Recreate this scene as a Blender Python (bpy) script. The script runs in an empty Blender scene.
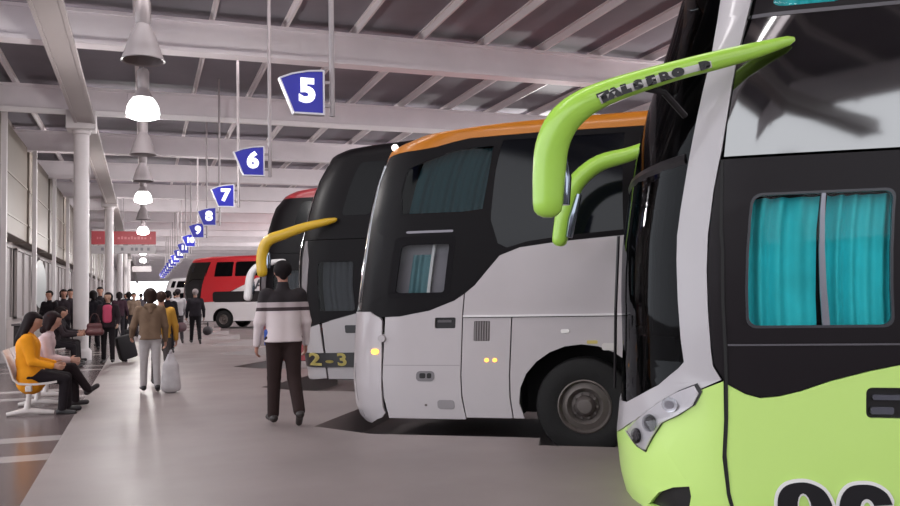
import bpy, bmesh, math, random
import numpy as np
from mathutils import Vector, Matrix
from mathutils.geometry import tessellate_polygon

S = bpy.context.scene
COL = S.collection
PI = math.pi

# ---------------------------------------------------------------- camera, sky, exposure
CAM_H = 1.37
cam = bpy.data.cameras.new('camera')
cam.sensor_width = 36.0
cam.lens = 840.0 / 900.0 * 36.0
cam.clip_start = .05
cam.clip_end = 600
co = bpy.data.objects.new('camera', cam)
COL.objects.link(co)
yaw, pitch, roll = math.radians(20.1), math.radians(2.83), .018
fw = Vector((math.sin(yaw) * math.cos(pitch), math.cos(yaw) * math.cos(pitch), math.sin(pitch)))
r0 = Vector((math.cos(yaw), -math.sin(yaw), 0))
u0 = r0.cross(fw)
rt = r0 * math.cos(roll) - u0 * math.sin(roll)
up = u0 * math.cos(roll) + r0 * math.sin(roll)
m3 = Matrix((rt, up, -fw)).transposed()
co.matrix_world = Matrix.Translation((0, 0, CAM_H)) @ m3.to_4x4()
S.camera = co

w = bpy.data.worlds.new('daylight')
S.world = w
w.use_nodes = True
wn = w.node_tree.nodes
bg = wn['Background']
bg.inputs['Color'].default_value = (.93, .95, 1, 1)
bg.inputs['Strength'].default_value = 2.5
S.view_settings.view_transform = 'Standard'
S.view_settings.look = 'None'
S.view_settings.gamma = 1
S.view_settings.use_curve_mapping = False
S.view_settings.exposure = 0.04

LAMP_W = 230.0
SKYLIGHTS = 0


def area_light(name, loc, size, sy, energy, color=(1, 1, 1), rot=(0, 0, 0)):
    l = bpy.data.lights.new(name, 'AREA')
    l.shape = 'RECTANGLE'
    l.size, l.size_y = size, sy
    l.energy = energy
    l.color = color
    o = bpy.data.objects.new(name, l)
    o.location = loc
    o.rotation_euler = rot
    COL.objects.link(o)
    return o


# unseen fill strips added behind the roof beams to light the hall
for kk in range(-1, 34):
    yy = 4.0 + 5.8 * kk + .6
    area_light('hidden_fill_strip', (5.0, yy, 6.25), 13.0, .25, 200, (1, .96, .96))
for kk in range(2, 34, 2):
    area_light('hidden_fill_strip', (-2.3, 4.0 + 5.8 * kk + .6, 6.25), 2.0, .25, 40, (1, .96, .96))

# unseen point lights added over the coaches to brighten the ceiling
for kk in range(0, 8):
    pl_ = bpy.data.lights.new('ceiling_fill', 'POINT')
    pl_.energy = 260 if kk < 2 else 900
    pl_.color = (1, .97, .95)
    pl_.shadow_soft_size = .25
    po_ = bpy.data.objects.new('ceiling_fill', pl_)
    po_.location = (12.5, 6 + 9 * kk, 4.7)
    COL.objects.link(po_)

# ---------------------------------------------------------------- materials


def lin(h):
    h = h.lstrip('#')
    c = [int(h[i:i + 2], 16) / 255 for i in (0, 2, 4)]
    return tuple(x / 12.92 if x <= .04045 else ((x + .055) / 1.055) ** 2.4 for x in c) + (1,)


MATS = {}


def mat(name, color='888888', rough=.5, metal=0., coat=0., var=0., scale=3., bump=0., emit=None, estr=0., spec=.5, alpha=1.):
    if name in MATS:
        return MATS[name]
    m = bpy.data.materials.new(name)
    m.use_nodes = True
    nt = m.node_tree
    b = nt.nodes['Principled BSDF']
    b.inputs['Base Color'].default_value = lin(color)
    b.inputs['Roughness'].default_value = rough
    b.inputs['Metallic'].default_value = metal
    b.inputs['Coat Weight'].default_value = coat
    b.inputs['Coat Roughness'].default_value = .05
    b.inputs['Specular IOR Level'].default_value = spec
    b.inputs['Alpha'].default_value = alpha
    if emit:
        b.inputs['Emission Color'].default_value = lin(emit)
        b.inputs['Emission Strength'].default_value = estr
    if var or bump:
        tc = nt.nodes.new('ShaderNodeTexCoord')
        nz = nt.nodes.new('ShaderNodeTexNoise')
        nz.inputs['Scale'].default_value = scale
        nz.inputs['Detail'].default_value = 5
        nt.links.new(tc.outputs['Object'], nz.inputs['Vector'])
        if var:
            hs = nt.nodes.new('ShaderNodeHueSaturation')
            hs.inputs['Color'].default_value = lin(color)
            mr = nt.nodes.new('ShaderNodeMapRange')
            mr.inputs['To Min'].default_value = 1 - var
            mr.inputs['To Max'].default_value = 1 + var
            mr.inputs['From Min'].default_value = .3
            mr.inputs['From Max'].default_value = .7
            nt.links.new(nz.outputs['Fac'], mr.inputs['Value'])
            nt.links.new(mr.outputs['Result'], hs.inputs['Value'])
            nt.links.new(hs.outputs['Color'], b.inputs['Base Color'])
        if bump:
            bp = nt.nodes.new('ShaderNodeBump')
            bp.inputs['Strength'].default_value = bump
            bp.inputs['Distance'].default_value = .02
            nt.links.new(nz.outputs['Fac'], bp.inputs['Height'])
            nt.links.new(bp.outputs['Normal'], b.inputs['Normal'])
    MATS[name] = m
    return m


def glass(name, tint, refl=1.5, gcol=(1, 1, 1, 1)):
    if name in MATS:
        return MATS[name]
    m = bpy.data.materials.new(name)
    m.use_nodes = True
    nt = m.node_tree
    nt.nodes.clear()
    out = nt.nodes.new('ShaderNodeOutputMaterial')
    mx = nt.nodes.new('ShaderNodeMixShader')
    tr = nt.nodes.new('ShaderNodeBsdfTransparent')
    tr.inputs['Color'].default_value = tint
    gl = nt.nodes.new('ShaderNodeBsdfGlossy')
    gl.inputs['Roughness'].default_value = .03
    gl.inputs['Color'].default_value = gcol
    fr = nt.nodes.new('ShaderNodeFresnel')
    fr.inputs['IOR'].default_value = refl
    nt.links.new(fr.outputs['Fac'], mx.inputs['Fac'])
    nt.links.new(tr.outputs['BSDF'], mx.inputs[1])
    nt.links.new(gl.outputs['BSDF'], mx.inputs[2])
    nt.links.new(mx.outputs['Shader'], out.inputs['Surface'])
    MATS[name] = m
    return m


def zband_mat(name, bands, rough=.85):
    """Knitted stripes: constant colours by height on the garment; bands = [(z, colour)] from below."""
    if name in MATS:
        return MATS[name]
    m = mat(name, bands[0][1], rough)
    nt = m.node_tree
    b = nt.nodes['Principled BSDF']
    tc = nt.nodes.new('ShaderNodeTexCoord')
    sp = nt.nodes.new('ShaderNodeSeparateXYZ')
    dv = nt.nodes.new('ShaderNodeMath')
    dv.operation = 'MULTIPLY'
    dv.inputs[1].default_value = .5
    cr = nt.nodes.new('ShaderNodeValToRGB')
    cr.color_ramp.interpolation = 'CONSTANT'
    e = cr.color_ramp.elements
    e[0].position, e[0].color = 0, lin(bands[0][1])
    e[1].position, e[1].color = bands[1][0] / 2, lin(bands[1][1])
    for z, c in bands[2:]:
        k = e.new(z / 2)
        k.color = lin(c)
    nt.links.new(tc.outputs['Object'], sp.inputs[0])
    nt.links.new(sp.outputs['Z'], dv.inputs[0])
    nt.links.new(dv.outputs[0], cr.inputs[0])
    nt.links.new(cr.outputs['Color'], b.inputs['Base Color'])
    return m


# ---------------------------------------------------------------- helpers


def tag(o, label=None, cat=None, group=None, kind=None):
    if label: o['label'] = label
    if cat: o['category'] = cat
    if group: o['group'] = group
    if kind: o['kind'] = kind
    return o


def obj(name, bm, m, parent=None, smooth=False, loc=(0, 0, 0), rot=(0, 0, 0), angle=.6):
    bmesh.ops.recalc_face_normals(bm, faces=bm.faces[:])
    if smooth:
        for f in bm.faces:
            f.smooth = True
        for e in bm.edges:
            if len(e.link_faces) == 2 and e.calc_face_angle(0) > angle:
                e.smooth = False
    me = bpy.data.meshes.new(name)
    bm.to_mesh(me)
    bm.free()
    o = bpy.data.objects.new(name, me)
    for x in (m if isinstance(m, (list, tuple)) else [m]):
        me.materials.append(x)
    COL.objects.link(o)
    o.location = loc
    o.rotation_euler = rot
    if parent: o.parent = parent
    return o


def empty(name, loc=(0, 0, 0), rz=0.):
    o = bpy.data.objects.new(name, None)
    o.empty_display_size = .2
    o.location = loc
    o.rotation_euler = (0, 0, rz)
    COL.objects.link(o)
    return o


def copy_tree(o, parent=None):
    c = o.copy()
    COL.objects.link(c)
    if parent: c.parent = parent
    for ch in [x for x in list(o.children)]:
        copy_tree(ch, c)
    return c


def box(bm, x0, x1, y0, y1, z0, z1, bev=0.):
    r = bmesh.ops.create_cube(bm, size=1)
    vs = r['verts']
    bmesh.ops.scale(bm, vec=(x1 - x0, y1 - y0, z1 - z0), verts=vs)
    bmesh.ops.translate(bm, vec=((x0 + x1) / 2, (y0 + y1) / 2, (z0 + z1) / 2), verts=vs)
    if bev:
        es = list({e for v in vs for e in v.link_edges})
        bmesh.ops.bevel(bm, geom=es, offset=bev, segments=2, affect='EDGES', profile=.5)
    return bm


def bx(*a, **k):
    return box(bmesh.new(), *a, **k)


def tube(bm, pts, radii, n=10, flat=1., cap=True, upv=None):
    """A swept tube through pts with a radius per point; flat squashes the section along its second axis."""
    pts = [Vector(p) for p in pts]
    if not isinstance(radii, (list, tuple)): radii = [radii] * len(pts)
    rings = []
    ref = Vector(upv) if upv else None
    for i, p in enumerate(pts):
        d = (pts[min(i + 1, len(pts) - 1)] - pts[max(i - 1, 0)]).normalized()
        a = ref if ref is not None else (Vector((0, 0, 1)) if abs(d.z) < .9 else Vector((1, 0, 0)))
        x = d.cross(a).normalized()
        y = x.cross(d).normalized()
        rings.append([bm.verts.new(p + x * radii[i] * math.cos(2 * PI * k / n) + y * radii[i] * flat * math.sin(2 * PI * k / n)) for k in range(n)])
    for A, B in zip(rings, rings[1:]):
        for k in range(n):
            bm.faces.new((A[k], A[(k + 1) % n], B[(k + 1) % n], B[k]))
    if cap:
        bm.faces.new(rings[0][::-1])
        bm.faces.new(rings[-1])
    return bm


def lathe(bm, prof, n=24, axis='z', org=(0, 0, 0), close=False):
    """Revolve (radius, height) pairs about an axis through org."""
    rings = []
    for r, h in prof:
        ring = []
        for k in range(n):
            a = 2 * PI * k / n
            p = (r * math.cos(a), r * math.sin(a), h) if axis == 'z' else (r * math.cos(a), h, r * math.sin(a))
            ring.append(bm.verts.new((p[0] + org[0], p[1] + org[1], p[2] + org[2])))
        rings.append(ring)
    prs = list(zip(rings, rings[1:])) + ([(rings[-1], rings[0])] if close else [])
    for A, B in prs:
        for k in range(n):
            bm.faces.new((A[k], A[(k + 1) % n], B[(k + 1) % n], B[k]))
    if not close:
        if prof[0][0] > 1e-4: bm.faces.new(rings[0][::-1])
        if prof[-1][0] > 1e-4: bm.faces.new(rings[-1])
    bmesh.ops.remove_doubles(bm, verts=bm.verts[:], dist=1e-5)
    return bm


def prism(bm, poly, fn, h):
    """Extrude a 2D outline: fn maps (a, b, depth) to a point."""
    A = [bm.verts.new(fn(a, b, 0)) for a, b in poly]
    B = [bm.verts.new(fn(a, b, h)) for a, b in poly]
    n = len(poly)
    for t in tessellate_polygon([[Vector((a, b, 0)) for a, b in poly]]):
        bm.faces.new([A[i] for i in t])
        bm.faces.new([B[i] for i in t[::-1]])
    for k in range(n):
        bm.faces.new((A[k], B[k], B[(k + 1) % n], A[(k + 1) % n]))
    return bm


def text_bm(s, size, bold=0., res=4):
    cu = bpy.data.curves.new('lettering', 'FONT')
    cu.body = s
    cu.size = size
    cu.offset = bold
    cu.resolution_u = res
    cu.align_x = 'CENTER'
    cu.align_y = 'CENTER'
    o = bpy.data.objects.new('lettering', cu)
    COL.objects.link(o)
    dg = bpy.context.evaluated_depsgraph_get()
    me = bpy.data.meshes.new_from_object(o.evaluated_get(dg))
    bpy.data.objects.remove(o)
    bpy.data.curves.remove(cu)
    bm = bmesh.new()
    bm.from_mesh(me)
    bpy.data.meshes.remove(me)
    bmesh.ops.triangulate(bm, faces=bm.faces[:])
    return bm


def ipol(t, pts):
    if t <= pts[0][0]: return pts[0][1]
    for (a, b), (c, d) in zip(pts, pts[1:]):
        if t <= c: return b + (d - b) * (t - a) / (c - a)
    return pts[-1][1]


def smoothline(pts, sub=4):
    """Catmull-Rom through an open list of points of any dimension."""
    P = [np.array(p, float) for p in pts]
    out = []
    for i in range(len(P) - 1):
        a, b, c, d = P[max(i - 1, 0)], P[i], P[i + 1], P[min(i + 2, len(P) - 1)]
        for k in range(sub):
            t = k / sub
            out.append(tuple(.5 * (2 * b + (c - a) * t + (2 * a - 5 * b + 4 * c - d) * t * t + (3 * b - a - 3 * c + d) * t ** 3)))
    out.append(tuple(P[-1]))
    return out


def rrect(x0, x1, z0, z1, r=.05, n=4):
    out = []
    for cx, cz, a0 in ((x1 - r, z1 - r, 0), (x0 + r, z1 - r, 90), (x0 + r, z0 + r, 180), (x1 - r, z0 + r, 270)):
        for k in range(n + 1):
            a = math.radians(a0 + 90 * k / n)
            out.append((cx + r * math.cos(a), cz + r * math.sin(a)))
    return out


# ---------------------------------------------------------------- the place: platform, lanes, roof
BAY = 4.26                       # bay pitch along the platform
ANG = math.radians(-34)          # the coaches' long axis
RV = Vector((math.cos(ANG), math.sin(ANG), 0))
NV = Vector((-math.sin(ANG), math.cos(ANG), 0))
M_beam = mat('painted_beam', 'e0d9dd', .6, var=.05, scale=1.5)
M_deck = mat('roof_deck', '807c84', .7, var=.10, scale=.8)
M_purlin = mat('purlin_paint', 'ded6d8', .5)
M_white = mat('white_paint', 'd4cecf', .45, var=.03)
M_conc = mat('lane_concrete', '6a5f5f', .6, var=.18, scale=.7, bump=.1)


def floor_mat():
    m = mat('walkway_terrazzo', '867a79', .32, var=.10, scale=.9, bump=.0)
    nt = m.node_tree
    b = nt.nodes['Principled BSDF']
    nz = nt.nodes.new('ShaderNodeTexNoise')
    nz.inputs['Scale'].default_value = 1.1
    nz.inputs['Detail'].default_value = 6
    mr = nt.nodes.new('ShaderNodeMapRange')
    mr.inputs['To Min'].default_value = .36
    mr.inputs['To Max'].default_value = .55
    tc = nt.nodes.new('ShaderNodeTexCoord')
    nt.links.new(tc.outputs['Object'], nz.inputs['Vector'])
    nt.links.new(nz.outputs['Fac'], mr.inputs['Value'])
    nt.links.new(mr.outputs['Result'], b.inputs['Roughness'])
    return m


def tile_mat():
    m = mat('brown_tile_with_pale_bands', '5f5252', .22, var=.10, scale=1.2)
    nt = m.node_tree
    b = nt.nodes['Principled BSDF']
    tc = nt.nodes.new('ShaderNodeTexCoord')
    sp = nt.nodes.new('ShaderNodeSeparateXYZ')
    nt.links.new(tc.outputs['Object'], sp.inputs[0])

    def math_(op, a, v=None):
        n = nt.nodes.new('ShaderNodeMath')
        n.operation = op
        nt.links.new(a, n.inputs[0])
        if v is not None: n.inputs[1].default_value = v
        return n.outputs[0]
    y = math_('ADD', sp.outputs['Y'], -8.14 + 50)
    f = math_('MODULO', y, 5.0)
    a1 = math_('LESS_THAN', f, .32)
    a2 = math_('COMPARE', math_('ADD', f, -1.26), 0.)
    a2.node.inputs[2].default_value = .17
    mx = nt.nodes.new('ShaderNodeMath')
    mx.operation = 'MAXIMUM'
    nt.links.new(a1, mx.inputs[0])
    nt.links.new(a2, mx.inputs[1])
    old = b.inputs['Base Color'].links[0].from_socket
    mix = nt.nodes.new('ShaderNodeMix')
    mix.data_type = 'RGBA'
    nt.links.new(mx.outputs[0], mix.inputs['Factor'])
    nt.links.new(old, mix.inputs['A'])
    mix.inputs['B'].default_value = lin('a39a98')
    nt.links.new(mix.outputs['Result'], b.inputs['Base Color'])
    return m


# sawtooth edge: along each coach's side to its nose, across the nose, then the next tooth
W0 = Vector((2.17, 8.995, 0))
G0 = Vector((2.705, 4.436, 0))


def bay_pts(org, uw): return [org + RV * u + NV * q for u, q in uw]


edge = [Vector((2.0, -9, 0))] + bay_pts(G0, [(.75, -.9), (.72, -.06), (.50, .03), (.29, .18), (.13, .42), (.0, .80), (-.07, 1.27), (.0, 1.74), (.13, 2.10), (.2, 2.36)])
edge += bay_pts(W0, [(2.9, -1.07), (2.14, -1.07), (2.10, -.68), (.40, -.68), (-.36, -.30)])
for k in range(1, 50):
    edge += bay_pts(W0 + Vector((0, BAY * k, 0)), [(2.02, -.68), (.40, -.68), (-.36, -.30)])
edge = [(p.x, p.y) for p in edge]
fl = [(-.78, edge[0][1])] + edge + [(-.78, edge[-1][1])]
bm = bmesh.new()
prism(bm, fl, lambda a, b, h: (a, b, -h), .4)
tag(obj('floor', bm, floor_mat()), kind='structure')
bm = bx(-4.2, -.78, -9, 222, -.35, 0)
tag(obj('floor_tile', bm, tile_mat()), kind='structure')
bm = bx(-30, 60, -60, 300, -.6, -.30)
tag(obj('floor_lane', bm, M_conc), kind='structure')

# roof deck with folded ribs, purlins along the platform, beams across
bm = bx(-4.2, 24, -10, 222, 6.60, 6.8)
tag(obj('ceiling', bm, M_deck), kind='structure')
BEAMS = [4.0 + 5.8 * k for k in range(-2, 37)]
for i, y in enumerate(BEAMS):
    bm = bmesh.new()
    box(bm, -4.1, 23, y, y + .25, 5.85, 6.40, .015)
    box(bm, -4.1, 23, y - .05, y + .3, 5.81, 5.88)
    box(bm, -4.1, 23, y - .05, y + .3, 6.36, 6.42)
    tag(obj('ceiling_beam', bm, M_beam), kind='structure')
for i in range(-5, 16):
    x = 2.54 + 1.335 * i
    bm = bmesh.new()
    box(bm, x - .02, x + .02, -10, 222, 6.42, 6.445)
    box(bm, x - .008, x + .008, -10, 222, 6.445, 6.57)
    box(bm, x - .045, x + .045, -10, 222, 6.57, 6.60)
    tag(obj('ceiling_purlin', bm, M_purlin), kind='structure')
# edge girder over the column line
bm = bmesh.new()
box(bm, -1.44, -1.10, -10, 222, 5.52, 5.84, .01)
box(bm, -1.50, -1.44, -10, 222, 5.50, 5.55)
box(bm, -1.10, -1.04, -10, 222, 5.50, 5.55)
tag(obj('ceiling_girder', bm, mat('girder_paint', 'a89f9f', .5)), kind='structure')

# left wall: upper fascia boxes, storefront below, white posts with a tube over the walkway
M_wall = mat('beige_wall', '9c918f', .6, var=.06, scale=1.2)
M_panel = mat('beige_fascia', '6e645b', .5, var=.05, scale=.8)
bm = bx(-30, 40, -15, -14.6, -.4, 3.3)  # unseen wall added behind the camera to darken the coaches' reflections
tag(obj('reflection_wall', bm, mat('reflection_wall_paint', '5a5254', .8, var=.1)), kind='structure')
bm = bx(-30, -6.6, -15.4, -15.05, -.4, 5.6)  # unseen block and pillar added to shape the reflection in the upper glass
box(bm, -5.9, -5.4, -15.4, -15.05, -.4, 6.6)
tag(obj('reflection_block', bm, mat('reflection_block_paint', '8b868c', .7, var=.15, scale=.6)), kind='structure')
bm = bx(-4.2, -3.6, 16, 222, -.1, 6.9)
tag(obj('wall_left', bm, M_wall), kind='structure')
M_pane = glass('storefront_glass', (.35, .37, .38, 1), 1.5)
n = 0
for k, y in enumerate([21.4 + 5.8 * j for j in range(0, 14)]):
    bm = bx(-3.6, -3.15, y + .25, y + 5.5, 3.1, 5.85, .02)
    f = tag(obj('wall_left_fascia', bm, M_panel), kind='structure')
    bm = bmesh.new()
    for zz in (3.55, 4.6):
        obj('moulding', bx(-3.15, -3.13, y + .25, y + 5.5, zz, zz + .05), mat('fascia_moulding', '82786e', .5), f)
    bm = bmesh.new()
    box(bm, -3.58, -3.54, y + .45, y + 5.3, .95, 2.9)
    n += 1
    wv = tag(obj('window_%d' % n, bm, mat('window_backing', '8d8687', .5)), kind='structure')
    bm = bmesh.new()
    for yy in (.4, 2.0, 3.6, 5.2):
        box(bm, -3.56, -3.48, y + yy, y + yy + .07, .9, 2.95)
    box(bm, -3.56, -3.48, y + .4, y + 5.27, 2.9, 2.97)
    box(bm, -3.56, -3.48, y + .4, y + 5.27, .88, .95)
    obj('window_frame', bm, mat('grey_frame', '928b8a', .6), wv)
M_post = mat('post_paint', 'cbc5c6', .4)
for k in range(0, 14):
    y = 21.4 + 5.8 * k
    bm = bmesh.new()
    box(bm, -3.05, -2.93, y, y + .12, 0, 5.82, .01)
    box(bm, -3.1, -2.88, y - .05, y + .17, 0, .04)
    tag(obj('wall_post', bm, M_post), kind='structure')
bm = bx(-3.05, 9, 21.2, 21.3, 5.72, 5.84, .01)
tag(obj('trim_1', bm, mat('bright_tube_paint', 'f0eced', .4)), kind='structure')
bm = bx(-3.05, -1.7, 38.6, 38.7, 5.72, 5.82, .01)
tag(obj('trim_2', bm, M_post), kind='structure')

# columns of the walkway
def column(y, label):
    t = empty('column', (-1.36, y, 0))
    tag(t, label, 'column', 'white columns of the walkway')
    bm = bmesh.new()
    lathe(bm, [(.17, .25), (.17, 5.3)], 28)
    obj('shaft', bm, M_white, t, True)
    bm = bmesh.new()
    lathe(bm, [(.235, 0), (.235, .2), (.225, .23), (.18, .27), (.165, .27)], 28)
    obj('base', bm, M_white, t, True)
    bm = bmesh.new()
    lathe(bm, [(.17, 5.27), (.2, 5.3), (.2, 5.36), (.26, 5.4)], 28)
    box(bm, -.32, .32, -.32, .32, 5.38, 5.81, .015)
    obj('capital', bm, M_white, t, True)
    bm = bx(.165, .19, -.05, .05, 4.35, 4.62, .008)
    obj('cable_box', bm, M_post, t)
for k, lb in enumerate(['white round column nearest the seated pair, square capital under the roof beam',
                        'second white round column, in line behind the first, crossing the red banner',
                        'third white round column of the row, far down the walkway',
                        'fourth white round column of the row, near the bright far end',
                        'farthest white round column at the bright end of the walkway']):
    column(21.4 + 17.4 * k, lb)

def interp(t, pts):
    if t <= pts[0][0]: return pts[0][1]
    for (a, b), (c, d) in zip(pts, pts[1:]):
        if t <= c: return b + (d - b) * (t - a) / (c - a)
    return pts[-1][1]
class Surf:
    """Skin of a coach: s runs along the near side towards the rear, wraps the nose at s=0; z is height."""
    def __init__(self, uf, H, D=.75, n=2.5, L=12., B=1.275, S1=4., tum=.10, rr=.22):
        self.uf, self.H, self.D, self.n, self.L, self.B, self.S1, self.tum, self.rr = uf, H, D, n, L, B, S1, tum, rr
    def half(self, z):
        b = self.B - self.tum * max(0, (z - 1.3) / (self.H - 1.3)) ** 2
        k = z - (self.H - self.rr)
        if k > 0: b -= self.rr - math.sqrt(max(0, self.rr ** 2 - k * k))
        return b
    def pt(self, s, z):
        b = self.half(z); f = interp(z, self.uf); D = self.D; a = abs(s)
        if a < D:
            th = (D - a) / D * math.pi / 2
            u = f + D - D * math.sin(th) ** (2 / self.n)
            y = b * max(0., math.cos(th)) ** (2 / self.n)
        else:
            y = b
            u = a if a >= self.S1 else f + D + (a - D) * (self.S1 - f - D) / (self.S1 - D)
        return (u, self.B - y if s >= 0 else self.B + y, z)
    def nrm(self, s, z):
        e = .01
        s2 = s
        p = self.pt(s2 - e, z); q = self.pt(s2 + e, z)
        z2 = min(z, self.H - .03)
        g = self.pt(s2, z2 - e); h = self.pt(s2, z2 + e)
        a = [q[i] - p[i] for i in range(3)]; c = [h[i] - g[i] for i in range(3)]
        v = (a[1]*c[2]-a[2]*c[1], a[2]*c[0]-a[0]*c[2], a[0]*c[1]-a[1]*c[0])
        l = math.sqrt(sum(x*x for x in v)) or 1
        return tuple(x / l for x in v)


# ---------------------------------------------------------------- coaches
# The skin of a coach is a surface (s, z): s runs along the near side to the rear and wraps the nose at s = 0.


def smap(sf, s, z, off):
    p = sf.pt(s, z)
    n = sf.nrm(s, z)
    return Vector((p[0] + n[0] * off, p[1] + n[1] * off, p[2] + n[2] * off))


def panel(name, outline, m, parent, sf, off=.012, thick=.03, holes=(), ds=.09, dz=.22, smooth=True):
    """A body panel cut to an outline on the skin, with optional cut-outs, given real thickness."""
    loops = [[Vector((a, b, 0)) for a, b in outline]] + [[Vector((a, b, 0)) for a, b in h] for h in holes]
    tris = tessellate_polygon(loops)
    flat = [v for l in loops for v in l]
    bm = bmesh.new()
    vs = [bm.verts.new(v) for v in flat]
    for t in tris:
        try: bm.faces.new([vs[i] for i in t])
        except ValueError: pass
    bmesh.ops.remove_doubles(bm, verts=bm.verts[:], dist=1e-5)
    s0, s1 = min(v.x for v in flat), max(v.x for v in flat)
    z0, z1 = min(v.y for v in flat), max(v.y for v in flat)

    def cut(co_, no):
        bmesh.ops.bisect_plane(bm, geom=bm.verts[:] + bm.edges[:] + bm.faces[:], plane_co=co_, plane_no=no, dist=1e-5)
    g = -1.2
    while g < 1.2:
        if s0 < g < s1: cut((g, 0, 0), (1, 0, 0))
        g += ds
    g = 1.5
    while g < s1:
        if g > s0: cut((g, 0, 0), (1, 0, 0))
        g += .7
    g = z0 + dz
    while g < z1:
        cut((0, g, 0), (0, 1, 0))
        g += dz
    inner = {}
    for v in bm.verts:
        a, b = v.co.x, v.co.y
        v.co = smap(sf, a, b, off)
        inner[v] = smap(sf, a, b, off - thick)
    bedges = [e for e in bm.edges if len(e.link_faces) == 1]
    nv = {}
    for e in bedges:
        for v in e.verts:
            if v not in nv: nv[v] = bm.verts.new(inner[v])
    for e in bedges:
        a, b = e.verts
        bm.faces.new((a, b, nv[b], nv[a]))
    return obj(name, bm, m, parent, smooth, angle=.5)


def mirror_s(poly):
    return [(-a, b) for a, b in poly][::-1]


def sym(poly):
    """Half outline from top to bottom on the near side, closed over the nose to the far side."""
    return poly + [(-a, b) for a, b in poly[::-1]]


def surf_text(name, txt, size, s, z, m, parent, sf, off, bold=0., sx=1.):
    bm = text_bm(txt, size, bold)
    bmesh.ops.subdivide_edges(bm, edges=bm.edges[:], cuts=1)
    for v in bm.verts:
        v.co = smap(sf, s + v.co.x * sx, z + v.co.y, off)
    r = bmesh.ops.extrude_face_region(bm, geom=bm.faces[:])
    return obj(name, bm, m, parent)


def seamline(name, pts, wd, m, parent, sf, off=.016):
    a = [(p[0] - wd / 2, p[1]) for p in pts]
    b = [(p[0] + wd / 2, p[1]) for p in pts[::-1]]
    return panel(name, a + b, m, parent, sf, off, .02)


def shell(name, sf, m, parent, inset=.16, z0=1.22):
    """The dark lining behind the panels, closed below and above."""
    bm = bmesh.new()
    D = sf.D
    ss = [D * i / 10 for i in range(10)] + [D, 1.4, 2.5, 4.1, 8, sf.L]
    ss = [-a for a in ss[:0:-1]] + ss
    zs = [z0, 1.8, 2.4, 3.0, sf.H - .35, sf.H - .15]
    rings = []
    for z in zs:
        rings.append([bm.verts.new(smap(sf, s, z, -inset) - (Vector((.1, 0, 0)) if abs(s) == sf.L else Vector())) for s in ss])
    n = len(ss)
    for A, B in zip(rings, rings[1:]):
        for k in range(n):
            bm.faces.new((A[k], A[(k + 1) % n], B[(k + 1) % n], B[k]))
    bm.faces.new(rings[0][::-1])
    bm.faces.new(rings[-1])
    return obj(name, bm, m, parent)


def roof(name, sf, z0, m, parent):
    bm = bmesh.new()
    D = sf.D
    ss = [D * i / 12 for i in range(12)] + [D, 1.1, 1.6, 2.3, 3.2, 4.1, 8, sf.L]
    ss = [-a for a in ss[:0:-1]] + ss
    zs = [z0 + (sf.H - .003 - z0) * (i / 8) for i in range(9)]
    rings = [[bm.verts.new(smap(sf, s, z, .012)) for s in ss] for z in zs]
    n = len(ss)
    for A, B in zip(rings, rings[1:]):
        for k in range(n):
            bm.faces.new((A[k], A[(k + 1) % n], B[(k + 1) % n], B[k]))
    top = bm.faces.new(rings[-1])
    bot = bm.faces.new(rings[0][::-1])
    bmesh.ops.triangulate(bm, faces=[top, bot])
    return obj(name, bm, m, parent, True, angle=.7)


M_tyre = mat('tyre_rubber', '131112', .8, bump=.15, scale=30)
M_rim = mat('steel_rim', '6f6764', .5, .5, var=.1, scale=9)
M_hub = mat('hub_steel', '6a6260', .5, .5)
M_dark = mat('dark_lining', '141214', .8)
M_blk = mat('black_trim', '1c191c', .35)
M_chrome = mat('chrome', 'c9c9cc', .12, 1.)
M_seam = mat('panel_gap', '0d0c0d', .6)
G_dark = glass('tinted_glass', (.10, .11, .12, 1), 1.33)
G_mid = glass('light_tinted_glass', (.9, .93, .93, 1), 1.22)
G_dim = mat('dim_window_glass', '0a090c', .15, spec=.12)
G_black = mat('black_glass', '08070a', .04, spec=1.0)


def wheel(parent, u, side, zc, B, r=.5):
    """Wheel at distance u from the nose; side -1 near, +1 far."""
    yo = .035 if side < 0 else 2 * B - .035
    sg = 1 if side < 0 else -1
    t = bmesh.new()
    pr = [(.27, .02), (.34, .0), (.44, .0), (.485, .02), (.5, .05), (.5, .25), (.485, .28), (.43, .3), (.27, .28)]
    lathe(t, [(a * r / .5, yo + sg * b) for a, b in pr], 40, 'y', (u, 0, zc), close=True)
    o = obj('wheel', t, M_tyre, parent, True)
    t = bmesh.new()
    pr = [(.315, .015), (.30, .005), (.29, .02), (.275, .07), (.21, .05), (.17, .09), (.155, .12), (.155, .28), (.31, .28)]
    lathe(t, [(a * .88, yo + sg * b) for a, b in pr], 32, 'y', (u, 0, zc), close=True)
    obj('rim', t, M_rim, o, True)
    t = bmesh.new()
    lathe(t, [(.0, .02), (.07, .025), (.095, .05), (.11, .09), (.15, .11), (.15, .2)][::1] if sg > 0 else [(.0, .02), (.07, .025), (.095, .05), (.11, .09), (.15, .11), (.15, .2)], 24, 'y', (u, 0, zc))
    for v in t.verts:
        v.co.y = yo + sg * v.co.y
    for k in range(10):
        a = 2 * PI * k / 10
        p = Vector((u + .125 * math.cos(a), yo + sg * .07, zc + .125 * math.sin(a)))
        tube(t, [p, p + Vector((0, sg * .05, 0))], .014, 6)
    obj('hub', t, M_hub, o, True)
    return o


def chassis(parent, L, B):
    bm = bmesh.new()
    box(bm, .5, L - .4, .55, 2 * B - .55, .32, 1.3)
    box(bm, .35, 1.8, .12, 2 * B - .12, .34, 1.3)
    box(bm, 3.35, 7.7, .10, 2 * B - .10, .34, 1.3)
    box(bm, 10.6, L - .3, .10, 2 * B - .10, .4, 1.3)
    return obj('chassis', bm, M_dark, parent)


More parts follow.
